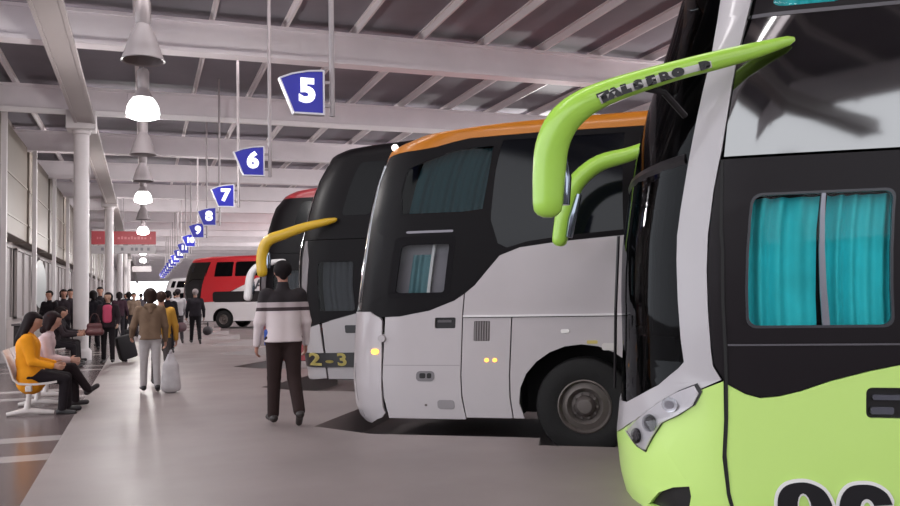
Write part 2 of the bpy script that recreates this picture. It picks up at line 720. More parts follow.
def wheels(parent, sf):
    for u in (2.57, 8.5, 9.75):
        for sd in (-1, 1):
            wheel(parent, u - .11, sd, .45, sf.B)


def rear_wall(parent, sf, m, z0=.4):
    bm = bmesh.new()
    zs = [z0, 1.3, 2.4, 3.2, sf.H - .2, sf.H - .06]
    A = [(sf.pt(sf.L, z)[1], z) for z in zs]
    Bp = [(2 * sf.B - y, z) for y, z in A[::-1]]
    prism(bm, A + Bp, lambda a, b, h: (sf.L - .08 + h, a, b), .1)
    return obj('rear_wall', bm, m, parent)


def arch(u, zc, r, n=14, z0=.33):
    """Outline points over a wheel, from front to rear."""
    a0 = math.asin((z0 - zc) / r)
    return [(u - r * math.cos(a0 + (PI - 2 * a0) * k / n), zc + r * math.sin(a0 + (PI - 2 * a0) * k / n)) for k in range(n + 1)]


def skirt_line(s0, s1, z0=.33):
    """Bottom edge from s0 to s1 with the two wheel cut-outs (the rear one spans the bogie)."""
    a1 = arch(2.57, .49, .60, z0=z0)
    a2 = arch(8.5, .49, .60, z0=z0)
    a3 = arch(9.75, .49, .60, z0=z0)
    rear = [p for p in a2 if p[0] < 9.1] + [p for p in a3 if p[0] > 9.15]
    return [(s0, z0)] + (a1 if s0 < 1.9 else []) + rear + [(s1, z0)]


def curtain(name, s0, s1, z0, z1, m, parent, sf, depth=.07, pleat=.055, amp=.016, gather=0.):
    """Pleated cloth hanging behind the glass."""
    bm = bmesh.new()
    n = max(8, int((s1 - s0) / pleat * 8))
    rows = 5
    rng = random.Random(int(s0 * 100))
    ph = [rng.uniform(-.5, .5) for _ in range(n + 1)]
    g = []
    for j in range(rows):
        z = z0 + (z1 - z0) * j / (rows - 1)
        row = []
        for i in range(n + 1):
            s = s0 + (s1 - s0) * i / n
            a = 2 * PI * (s - s0) / pleat + .8 * math.sin(s * 9) + .3 * math.sin(j + s * 5)
            d = depth + amp * math.sin(a) * (.8 + .4 * math.sin(i * .21))
            row.append(bm.verts.new(smap(sf, s, z, -d)))
        g.append(row)
    for j in range(rows - 1):
        for i in range(n):
            bm.faces.new((g[j][i], g[j][i + 1], g[j + 1][i + 1], g[j + 1][i]))
    return obj(name, bm, m, parent, True, angle=3)


M_teal = mat('teal_curtain_cloth', '38d6de', .8, var=.12, scale=4)
M_green = mat('lime_paint', 'ccf084', .3, coat=.4)
M_silver = mat('pale_silver_paint', 'b6b1b5', .3, coat=.4)
M_lens = glass('headlight_lens', (.9, .9, .92, 1), 1.45)


def wiper(parent, sf, pts, off=.05):
    bm = bmesh.new()
    P = [smap(sf, a, b, off) for a, b in pts]
    tube(bm, P, .012, 6)
    return obj('wiper', bm, M_blk, parent)


def mirror_arm(parent, path, rad, m, flat, text=None, glass_pts=None, name='mirror_arm', strip=None, zr=1.):
    bm = bmesh.new()
    P = smoothline([tuple(p) + (r,) for p, r in zip(path, rad)], 4)
    pts = [p[:3] for p in P]
    rr = [p[3] for p in P]
    rr[0] *= .5
    # round the hanging end
    e = Vector(pts[-1])
    d = (e - Vector(pts[-2])).normalized()
    for f, q in ((.5, .92), (.8, .65), (.95, .3)):
        pts.append(tuple(e + d * rr[len(P) - 1] * f))
        rr.append(rr[len(P) - 1] * q)
    tube(bm, pts, rr, 14, flat, upv=(0, 1, 0))
    o = obj(name, bm, m, parent, True, angle=1.2)
    return o, [Vector(p[:3]) for p in P], [p[3] for p in P]


# ---- the green double-deck coach
def build_green():
    root = empty('coach', (2.705, 4.436, -.25), ANG)
    tag(root, 'lime green and black double-deck coach with teal curtains, closest to the camera at right', 'coach', 'parked coaches')
    sf = Surf([(0.2, -.02), (.35, -.06), (.6, -.08), (.85, -.05), (1.2, -.03), (1.6, -.03), (1.95, -.01), (2.44, .07), (2.97, .21), (3.35, .35),
               (3.65, .44), (3.8, .5), (3.95, .62), (4.05, 1.0), (4.1, 1.8)], 4.1, L=12.5)
    L = sf.L
    shell('interior_lining', sf, M_dark, root)
    chassis(root, L, sf.B)
    wheels(root, sf)
    rear_wall(root, sf, M_green)
    pl = [(.47, 3.9), (.486, 3.416), (.535, 3.027), (.54, 2.72), (.547, 2.413), (.541, 2.109), (.542, 1.805), (.55, 1.562), (.557, 1.321),
          (.567, 1.19), (.547, 1.152), (.457, 1.038), (.335, .947), (.233, .882), (.1, .85)]
    pr = [(.60, 3.9), (.616, 3.361), (.63, 3.116), (.648, 2.753), (.661, 2.452), (.653, 2.214), (.654, 1.976), (.653, 1.738), (.657, 1.501),
          (.662, 1.265), (.668, 1.171), (.694, 1.092)]
    low = [(.643, 1.047), (.42, .875), (.21, .701), (.1, .63)]
    half = pr + low
    outline = half + mirror_s(half) + [(-a, b) for a, b in pl] + pl[::-1]
    panel('front_mask', outline, M_silver, root, sf, .014)
    ws = panel('windscreen', sym([(a - .004, b) for a, b in pl]), glass('windscreen_glass', (.12, .13, .13, 1), 1.35, (.4, .41, .43, 1)), root, sf, .004, .012)
    bm = bmesh.new()
    # the curved rubber frame inside the screen and the deck edge between the two glasses
    for zc in (2.42,):
        P = [smap(sf, a, zc - .05 * math.cos(a * 3), -.03) for a in [(-.53 + 1.06 * i / 16) for i in range(17)]]
        tube(bm, P, .05, 8)
    obj('screen_bar', bm, M_blk, ws, True)
    bm = bmesh.new()
    for a in (-.28, .30):
        P = [smap(sf, a + .06 * math.sin(t * 2.2), 1.0 + t * 1.15, -.06) for t in [i / 10 for i in range(11)]]
        tube(bm, P, .02, 8)
    obj('inner_rail', bm, mat('grey_rail', '8b8b90', .3, .6), ws, True)
    dash = panel('dashboard', sym([(.5, 1.33), (.53, 1.15), (.42, 1.0), (.2, .9)]), mat('dash_plastic', '4a484b', .5), root, sf, -.05, .05)
    for pts in ([(.05, .92), (.12, 1.5), (.14, 2.0)], [(-.45, 1.05), (-.25, 1.5), (-.2, 2.0)]):
        wiper(root, sf, pts)
    # bumper corner, headlights, fog lights
    fog = [(.375, .285), (.39, .293), (.461, .386), (.531, .437), (.597, .458), (.60, .40), (.585, .33), (.575, .285)]
    half = [(.700, 1.083), (.643, 1.038), (.42, .866), (.21, .692), (.1, .62)]
    bot = [(-.1, .2), (.1, .2), (.6, .2), (.718, .2)]
    panel('bumper', half + mirror_s(half) + [(-.718, .2), (-.6, .2)] + bot, M_green, root, sf, .012, holes=(fog, mirror_s(fog)))
    hl = [(.27, .703), (.344, .796), (.459, .928), (.55, 1.014), (.615, 1.062), (.632, 1.016), (.61, .937), (.552, .871), (.484, .811), (.445, .717),
          (.414, .622), (.361, .637)]
    cx, cz = sum(p[0] for p in hl) / len(hl), sum(p[1] for p in hl) / len(hl)

    def scl(P, k): return [(cx + (a - cx) * k, cz + (b - cz) * k) for a, b in P]
    for f in (lambda P: P, mirror_s):
        fo = panel('fog_light', f(fog), M_blk, root, sf, -.02, .02)
        h = panel('headlight', f(scl(hl, 1.03)), M_blk, root, sf, .02, .03)
        panel('headlight_body', f(scl(hl, .96)), mat('headlight_silver', 'd5d0d2', .3, .4), h, sf, .028, .02)
        panel('headlight_lens', f(scl(hl, .95)), M_lens, h, sf, .045, .008)
        for (a, b, r) in ((.36, .70, .045), (.43, .80, .05), (.52, .93, .042)):
            ring = [(a + .8 * r * math.cos(q * PI / 8), b + r * 1.1 * math.sin(q * PI / 8)) for q in range(16)]
            panel('reflector', f(ring), M_chrome, h, sf, .036, .01)
            panel('reflector_core', f([(a + (x - a) * .55, b + (y - b) * .55) for x, y in ring]), mat('lamp_bowl', '8b878c', .2, .8), h, sf, .04, .006)
    # green side below the black field
    bb = [(.710, 1.066), (.75, 1.010), (.83, .988), (.935, 1.0), (1.045, 1.03), (1.2, 1.088), (1.405, 1.146), (1.555, 1.18), (2.2, 1.29), (4, 1.34), (L, 1.36)]
    sk = skirt_line(.726, L, .24)
    side = bb + sk[::-1]
    hole = rrect(1.385, 1.60, .885, 1.055, .03)
    panel('side_panel', side, M_green, root, sf, .012, holes=(hole,))
    far_side = panel('far_side_panel', mirror_s(side), M_green, root, sf, .012)
    hd = panel('door_handle', hole, M_blk, root, sf, -.03, .02)
    panel('handle_grip', rrect(1.42, 1.60, .985, 1.015, .01), mat('grip_grey', '50505a', .3), hd, sf, .004, .02)
    panel('handle_lock', rrect(1.41, 1.53, .905, .945, .012), mat('grip_grey', '50505a', .3), hd, sf, .0, .02)
    # black field with the driver's window
    win = rrect(.765, 1.53, 1.40, 2.172, .05)
    wins = [rrect(1.95 + 1.7 * k, 3.5 + 1.7 * k, 1.5, 2.25, .06) for k in range(6)]
    blk = [(.70, 2.392), (L, 2.396), (L, 1.365), (4, 1.345), (2.2, 1.295), (1.555, 1.187), (1.405, 1.153), (1.2, 1.095), (1.045, 1.037), (.935, 1.007),
           (.83, .995), (.75, 1.017), (.708, 1.075), (.672, 1.18), (.664, 1.3), (.66, 1.5), (.656, 1.738), (.658, 1.976), (.657, 2.214), (.664, 2.392)]
    M_field = mat('black_gloss_paint', '1a1519', .35, spec=.22)
    panel('window_surround', blk, M_field, root, sf, .010, holes=[win] + wins)
    panel('far_window_surround', mirror_s(blk), M_field, root, sf, .010)
    fr = panel('window_frame', rrect(.757, 1.538, 1.392, 2.18, .055), mat('window_rubber', '3a3a40', .3), root, sf, .014, .03, holes=[rrect(.772, 1.523, 1.407, 2.165, .05)])
    panel('window_divider', [(1.142, 2.17), (1.165, 2.17), (1.205, 1.402), (1.165, 1.402)], mat('alu_divider', '8d8d96', .3, .7), fr, sf, .012, .02)
    panel('window_pane', win, G_mid, root, sf, .002, .008)
    curtain('curtain', .78, 1.15, 1.38, 2.16, M_teal, root, sf, .10, .10, .034)
    curtain('curtain', 1.19, 1.56, 1.38, 2.16, M_teal, root, sf, .10, .085, .032)
    for q in wins:
        panel('passenger_window', q, G_black, root, sf, .004, .012)
    seamline('door_seam', [(.668, 2.39), (.70, 1.854), (.705, 1.266), (.712, .8), (.722, .22)], .009, M_seam, root, sf, .018)
    # upper dark glass, and the upper deck with its curtained window
    up = [(.642, 3.236), (L, 3.246), (L, 2.41), (.672, 2.408), (.66, 2.6), (.652, 2.8), (.64, 3.0)]
    M_mg = mat('mirror_tinted_glass', '0b090c', .05, spec=1.0)
    M_mg.node_tree.nodes['Principled BSDF'].inputs['IOR'].default_value = 1.95
    panel('upper_glass', up, M_mg, root, sf, .010)
    panel('far_upper_glass', mirror_s(up), G_black, root, sf, .010)
    uw = [rrect(.69, 1.02, 3.29, 3.78, .04), rrect(1.2, 2.7, 3.29, 3.78, .05), rrect(2.9, 4.6, 3.29, 3.78, .05), rrect(4.8, 6.5, 3.29, 3.78, .05)]
    ud = [(.612, 3.9), (L, 3.9), (L, 3.262), (.64, 3.252)]
    panel('upper_deck', ud, M_field, root, sf, .010, holes=uw)
    panel('far_upper_deck', mirror_s(ud), M_field, root, sf, .010)
    seamline('deck_rail', [(.63, 3.255), (.63, 3.235)], .01, M_seam, root, sf)
    panel('deck_trim', [(.64, 3.256), (L, 3.266), (L, 3.244), (.64, 3.234)], mat('rail_grey', '5d5a60', .3), root, sf, .016, .02)
    for i, q in enumerate(uw):
        panel('upper_window', q, G_mid if i == 0 else G_dark, root, sf, .002, .008)
    curtain('upper_curtain', .68, 1.04, 3.27, 3.76, M_teal, root, sf, .09, .08)
    roof('roof', sf, 3.905, M_silver, root)
    # bus number
    six = [(.155, .115), (.13, .175), (.07, .212), (0, .22), (-.08, .205), (-.135, .15), (-.162, .06), (-.168, -.02), (-.158, -.11), (-.12, -.18), (-.05, -.215), (.02, -.22),
           (.10, -.2), (.15, -.15), (.168, -.08), (.162, -.01), (.13, .045), (.07, .07), (.01, .066), (-.03, .045), (-.036, .08), (-.02, .125), (.01, .142), (.035, .13), (.05, .105)]
    ctr = [(.005 + .042 * math.cos(q * PI / 8), -.075 + .085 * math.sin(q * PI / 8)) for q in range(16)]

    def grow(P, d):
        n = len(P)
        ar = sum(P[i][0] * P[(i + 1) % n][1] - P[(i + 1) % n][0] * P[i][1] for i in range(n))
        out = []
        for i in range(n):
            t = Vector((P[(i + 1) % n][0] - P[i - 1][0], P[(i + 1) % n][1] - P[i - 1][1])).normalized()
            nn = Vector((t.y, -t.x)) * (1 if ar > 0 else -1)
            out.append((P[i][0] + nn.x * d, P[i][1] + nn.y * d))
        return out
    six = smoothline(six, 3)
    for sc, cxx in ((-1, 1.065), (1, 1.375)):
        pos = lambda P: [(cxx + sc * a * .87, .297 + sc * b) for a, b in P]
        nb = panel('fleet_digit', pos(six), mat('black_vinyl', '17151a', .4), root, sf, .027, .008, holes=(pos(ctr),))
        panel('digit_outline', pos(grow(six, .02)), mat('bright_white_vinyl', 'f2f0ee', .4), nb, sf, .022, .006, holes=(pos([(.005 + (a - .005) * .8, -.075 + (b + .075) * .85) for a, b in ctr]),))
    panel('sill_strip', [(.712, 1.282), (L, 1.282), (L, 1.27), (.712, 1.27)] if False else [(.712, 1.300), (1.3, 1.302), (2.1, 1.304), (2.1, 1.294), (1.3, 1.292), (.712, 1.290)], mat('rail_grey', '5d5a60', .3), root, sf, .016, .012)
    # mirror arms: the near one sweeps forward off the side and hangs down before the nose
    zz = .25
    path = [(1.045, -.03, 2.817), (.847, -.08, 2.761), (.619, -.16, 2.698), (.394, -.22, 2.642), (.168, -.255, 2.583), (-.033, -.265, 2.526), (-.179, -.27, 2.46),
            (-.287, -.26, 2.369), (-.351, -.25, 2.237), (-.374, -.24, 2.067), (-.385, -.24, 1.90)]
    path = [(a, b, c + zz) for a, b, c in path]
    rad = [.026, .046, .056, .058, .066, .075, .088, .098, .10, .098, .090]
    M_arm = mat('lime_arm_paint', 'a9d951', .3, coat=.4)
    arm, P, R = mirror_arm(root, path, rad, M_arm, .75)
    # white strip with lettering along the lower edge of the arm
    k0 = [i for i, p in enumerate(P) if p.x < .60][0]
    k1 = [i for i, p in enumerate(P) if p.x < -.06][0]
    seg = list(range(k0, k1 + 1))

    def edge_pt(i, f, o=.0):
        d = (P[min(i + 1, len(P) - 1)] - P[i - 1]).normalized()
        dn = Vector((0, -1, 0)).cross(d)
        dn = dn if dn.z < 0 else -dn
        e = math.sqrt(max(0, 1 - f * f))
        return P[i] + dn * R[i] * f + Vector((0, -1, 0)) * (R[i] * .75 * e + o)
    bm = bmesh.new()
    A = [[bm.verts.new(edge_pt(i, f, .003)) for f in (.12, .35, .55, .78)] for i in seg]
    for a, b in zip(A, A[1:]):
        for k in range(3):
            bm.faces.new((a[k], a[k + 1], b[k + 1], b[k]))
    obj('lettering_strip', bm, mat('white_vinyl', 'd8d6d4', .4), arm, True)
    bm = bmesh.new()
    txt = 'TALSERO D'
    for j, ch in enumerate(txt[::1]):
        if ch == ' ': continue
        f = (j + .5) / len(txt)
        # letters read from the front end towards the tip
        xi = len(seg) - 1 - f * (len(seg) - 1)
        i = seg[min(len(seg) - 2, max(0, int(xi)))]
        fr_ = xi - int(xi)
        c = edge_pt(i, .45, .008) * (1 - fr_) + edge_pt(i + 1, .45, .008) * fr_
        d = (P[max(i - 1, 0)] - P[min(i + 1, len(P) - 1)]).normalized()
        upd = Vector((0, -1, 0)).cross(d)
        upd = upd if upd.z > 0 else -upd
        tb = text_bm(ch, R[i] * .88, .010)
        M4 = Matrix((d, upd, d.cross(upd))).transposed().to_4x4()
        for v in tb.verts:
            v.co = c + M4.to_3x3() @ Vector((v.co.x * 1.3, v.co.y, 0))
        obj('letter', tb, mat('black_vinyl', '17151a', .4), arm)
    # far arm
    path = [(.30, 2.62, 2.72), (.107, 2.75, 2.678), (-.014, 2.78, 2.642), (-.266, 2.8, 2.584), (-.456, 2.8, 2.451), (-.555, 2.8, 2.294), (-.627, 2.8, 2.058), (-.66, 2.8, 1.88)]
    path = [(a, b, c + zz) for a, b, c in path]
    arm2, P, R = mirror_arm(root, path, [.05, .06, .07, .08, .085, .085, .082, .075], M_arm, .75)
    bm = bmesh.new()
    i0, i1 = len(P) - 9, len(P) - 1
    tube(bm, [P[i0] + Vector((.085, -.02, 0)), P[(i0 + i1) // 2] + Vector((.088, -.02, 0)), P[i1] + Vector((.085, -.02, .01))], [.03, .045, .035], 10, 1.3, upv=(0, 1, 0))
    obj('mirror_glass', bm, mat('mirror_face', '8a93a0', .08, .9), arm2, True)
    bm = bmesh.new()
    i0, i1 = len(arm.data.vertices) and len(P) - 9, 0
    tube(bm, [Vector((-.30, -.19, 2.46)), Vector((-.285, -.19, 2.3)), Vector((-.29, -.19, 2.14))], [.03, .04, .03], 10, 1.2, upv=(0, 1, 0))
    obj('mirror_glass', bm, mat('mirror_face', '8a93a0', .08, .9), arm, True)
    # brackets under the near arm
    bm = bmesh.new()
    tube(bm, [Vector((.42, -.02, 2.66)), Vector((.30, -.16, 2.78)), Vector((.2, -.2, 2.80))], .02, 8)
    obj('arm_bracket', bm, M_blk, root, True)
    return root


# ---- the white coach with the orange roof
def build_white():
    root = empty('coach', (2.17, 8.995, -.25), ANG)
    tag(root, 'white coach with orange roof edge and black window band, second from the camera', 'coach', 'parked coaches')
    sf = Surf([(.2, -.05), (.25, -.2), (.43, -.275), (.72, -.295), (1.12, -.27), (1.44, -.25), (1.92, -.18), (2.5, -.08), (2.9, .02), (3.13, .11), (3.27, .19),
               (3.38, .5), (3.43, 1.0), (3.455, 1.7), (3.47, 2.6)], 3.48, L=12.5, rr=.12)
    L = sf.L
    Wp = mat('white_coach_paint', 'bcb4b7', .3, coat=.4, var=.02)
    Op = mat('orange_paint', 'c87a1e', .35, coat=.3)
    Bp = mat('black_coach_paint', '110e11', .45, spec=.12)
    shell('interior_lining', sf, M_dark, root)
    chassis(root, L, sf.B)
    wheels(root, sf)
    rear_wall(root, sf, Wp)
    cur = [(.575, 1.447), (.62, 1.41), (.65, 1.388), (.769, 1.395), (1.075, 1.455), (1.32, 1.557), (1.51, 1.712), (1.645, 1.898), (1.735, 2.02), (1.93, 2.098), (2.325, 2.147),
           (2.815, 2.181), (3.1, 2.2), (5, 2.24), (L, 2.25)]

    def cz(s): return ipol(s, cur)
    # nose and bumper
    half = [(.57, 1.445), (.62, 1.405), (.652, 1.382), (.668, 1.35), (.678, .9), (.675, .36), (.64, .31), (.5, .24), (.3, .21), (.1, .2)]
    panel('front_bumper', [(-.1, 1.435), (.1, 1.435)] + half + mirror_s(half), Wp, root, sf, .012)
    seamline('bumper_seam', [(.395, .87), (.40, .73), (.42, .5), (.45, .3)], .008, mat('soft_seam', '9c9698', .5), root, sf, .014)
    # door, two leaves seams
    dt = [(.69, 1.387), (.769, 1.393), (1.075, 1.452), (1.32, 1.555), (1.408, 1.62)]
    h1, h2, pt = rrect(1.135, 1.345, 1.262, 1.377, .015), rrect(.965, 1.15, .703, .812, .04), rrect(1.165, 1.335, .412, .508, .03)
    dr = panel('door', dt + [(1.408, .31), (.69, .31)], Wp, root, sf, .012, holes=(h1,))
    panel('door_handle', h1, M_blk, dr, sf, -.02, .02)
    panel('handle_bar', rrect(1.16, 1.30, 1.325, 1.35, .008), mat('handle_grey', '5b565a', .3), dr, sf, .002, .012)
    pn = panel('door_lock', h2, mat('lock_grey', '7b767a', .35), dr, sf, .018, .01)
    panel('lock_slot', rrect(1.0, 1.06, .735, .79, .015), M_blk, pn, sf, .021, .006)
    panel('lock_slot', rrect(1.075, 1.12, .735, .79, .015), M_blk, pn, sf, .021, .006)
    panel('door_plate', pt, mat('plate_grey', '8f898c', .4), dr, sf, .018, .01)
    panel('door_knob', rrect(1.035, 1.06, .44, .465, .012), M_hub, dr, sf, .02, .012)
    seamline('door_crease', [(.695, .87), (1.40, .87)], .0, M_seam, dr, sf) if False else panel('door_crease', [(.695, .876), (1.40, .876), (1.40, .868), (.695, .868)], mat('soft_seam', '9c9698', .5), dr, sf, .014, .01)
    # flank
    fl_ = [(1.42, 1.385)] + [(1.42, 1.63)] + [p for p in cur if p[0] > 1.45] + [(L, 1.385)]
    panel('upper_flank', fl_, Wp, root, sf, .012)
    panel('moulding', [(1.42, 1.378), (1.42, 1.40), (L, 1.412), (L, 1.385)], mat('bright_moulding', 'e4dfe0', .25), root, sf, .03, .03)
    vent = rrect(1.53, 1.69, 1.126, 1.337, .01)
    panel('front_locker', [(1.42, 1.37), (1.895, 1.37), (1.875, .33), (1.42, .33)], Wp, root, sf, .012, holes=(vent,))
    v = panel('vent', vent, M_hub, root, sf, -.01, .015)
    for k in range(6):
        panel('vent_slat', [(1.537 + .025 * k, 1.335), (1.549 + .025 * k, 1.335), (1.549 + .025 * k, 1.128), (1.537 + .025 * k, 1.128)], mat('vent_grey', '8b8486', .5), v, sf, .008, .02)
    sk = skirt_line(1.888, L)
    lp = [(1.908, 1.37), (L, 1.376)] + sk[::-1]
    panel('lower_flank', lp, Wp, root, sf, .012)
    panel('far_flank', mirror_s([(.69, 1.4), (3.1, 2.2), (L, 2.25), (L, .33), (10.2, .33), (8, .33), (3.1, .33), (2.95, 1.0), (2.2, 1.0), (1.95, .33), (.69, .33)]), Wp, root, sf, .012)
    amber = mat('amber_marker_lit', 'ffb04a', .3, emit='ffa640', estr=3.0)
    for nm, s, z, a, b in (('marker_light', .628, 1.015, .028, .03), ('side_light', 1.665, .928, .02, .018), ('side_light', 1.745, .928, .02, .018)):
        panel(nm, rrect(s - a, s + a, z - b, z + b, min(a, b) * .9), amber, root, sf, .02, .012)
    panel('side_reflector', rrect(2.375, 2.455, 1.205, 1.245, .015), mat('reflector_white', 'f4f0ee', .2), root, sf, .02, .012)
    seam = [(.62, 1.12), (.66, 1.19)]
    bm = bmesh.new()
    c = smap(sf, .675, 1.16, .0)
    tube(bm, [c + Vector((0, .02, 0)), c + Vector((0, -.05, 0))], [.05, .04], 12)
    obj('fuel_cap', bm, Wp, root, True)
    # black band with its glass
    dw = rrect(.72, 1.21, 1.635, 2.17, .03)
    g1 = [(.70, 2.50), (.665, 2.75), (.665, 2.985), (.75, 3.07), (1.0, 3.16), (1.19, 3.185), (1.41, 3.193), (1.46, 3.19), (1.50, 2.9), (1.50, 2.52), (1.3, 2.50)]
    g2 = [(1.54, 3.25)] + [(2.88, 3.25), (2.94, 2.25), (2.4, 2.21), (2.0, 2.16), (1.80, 2.10), (1.70, 2.15), (1.60, 2.4)]
    g3 = [rrect(3.05 + 1.55 * k, 4.5 + 1.55 * k, 2.3, 3.25, .06) for k in range(6)]
    ob = [(.0, 3.17), (.213, 3.173), (.45, 3.185), (.688, 3.198), (1.09, 3.294), (1.88, 3.311), (L, 3.31)]
    blk = [(.40, 3.178), (.45, 3.183), (.688, 3.196), (1.09, 3.290), (1.88, 3.307), (L, 3.306)] + cur[::-1] + [(.46, 1.447), (.44, 1.8), (.41, 2.4), (.39, 2.9)]
    panel('window_band', blk, Bp, root, sf, .010, holes=[dw, g1, g2] + g3)
    panel('far_window_band', mirror_s(blk), Bp, root, sf, .010)
    panel('windscreen', sym([(.385, 3.172), (.38, 2.9), (.40, 2.4), (.43, 1.8), (.45, 1.447)]), G_dark, root, sf, .006, .012)
    panel('chrome_edge', [(.32, 3.1), (.34, 3.1), (.37, 2.4), (.40, 1.55), (.37, 1.55), (.345, 2.4)], M_chrome, root, sf, .014, .012)
    f_ = panel('door_window_frame', rrect(.685, 1.26, 1.60, 2.25, .05), mat('frame_grey', '171518', .6, spec=.1), root, sf, .013, .02, holes=[rrect(.73, 1.20, 1.645, 2.16, .03)])
    panel('window_rail', rrect(.74, 1.22, 2.285, 2.31, .01), mat('rail_silver', '77737a', .3, .5), f_, sf, .014, .012)
    panel('door_window', dw, G_mid, root, sf, .002, .008)
    # what one sees through the door window: pale far wall, teal curtain drawn to one side, a seat post
    panel('cab_backing', rrect(.66, 1.34, 1.55, 2.32, .02), mat('cab_wall', '837d84', .7), root, sf, -.13, .02)
    curtain('cab_curtain', .80, 1.0, 1.6, 2.06, mat('cab_curtain_cloth', '5d8087', .8), root, sf, .1, .06)
    panel('cab_post', rrect(1.0, 1.03, 1.6, 2.24, .01), mat('cab_post_grey', 'd0ccce', .4), root, sf, -.08, .03)
    panel('glass', g1, G_dark2, root, sf, .003, .008)
    panel('glass', g2, mat('navy_glass', '0b0d13', .08, spec=.25), root, sf, .003, .008)
    curtain('curtain', .72, 1.52, 2.46, 3.2, mat('dim_teal_cloth', '2b6c76', .8), root, sf, .1, .08)
    for q in g3:
        panel('glass', q, G_dim, root, sf, .003, .008)
    # orange roof edge
    half = [(L, 3.40), (L, 3.315)] + ob[::-1][1:-1]
    oe = [(L, 3.36)] + [(L, 3.312)] + ob[::-1][1:] + [(-a, b) for a, b in ob[1:-1]] + [(-L, 3.312), (-L, 3.36)]
    panel('roof_edge', [(a, b) for a, b in oe], Op, root, sf, .012)
    roof('roof', sf, 3.36, Op, root)
    bm = bmesh.new()
    c = smap(sf, .40, 3.27, .02)
    r = bmesh.ops.create_uvsphere(bm, u_segments=12, v_segments=8, radius=.04, matrix=Matrix.Translation(c))
    obj('roof_lamp', bm, mat('lamp_white_lit', 'ffffff', .3, emit='fff4ea', estr=2.0), root, True)
    # yellow cap and label on the wheel arch lip
    panel('arch_label', rrect(2.62, 2.72, 1.095, 1.13, .01), mat('label_yellow', 'c8b56a', .5), root, sf, .02, .01)
    panel('arch_plate', rrect(2.76, 2.90, 1.03, 1.10, .02), mat('label_white', 'cfc9c6', .5), root, sf, .02, .01)
    for pts in ([(.05, 1.46), (.1, 1.9), (.12, 2.4)],):
        wiper(root, sf, pts)
    return root


G_dark2 = glass('smoked_glass', (.42, .45, .46, 1), 1.22)


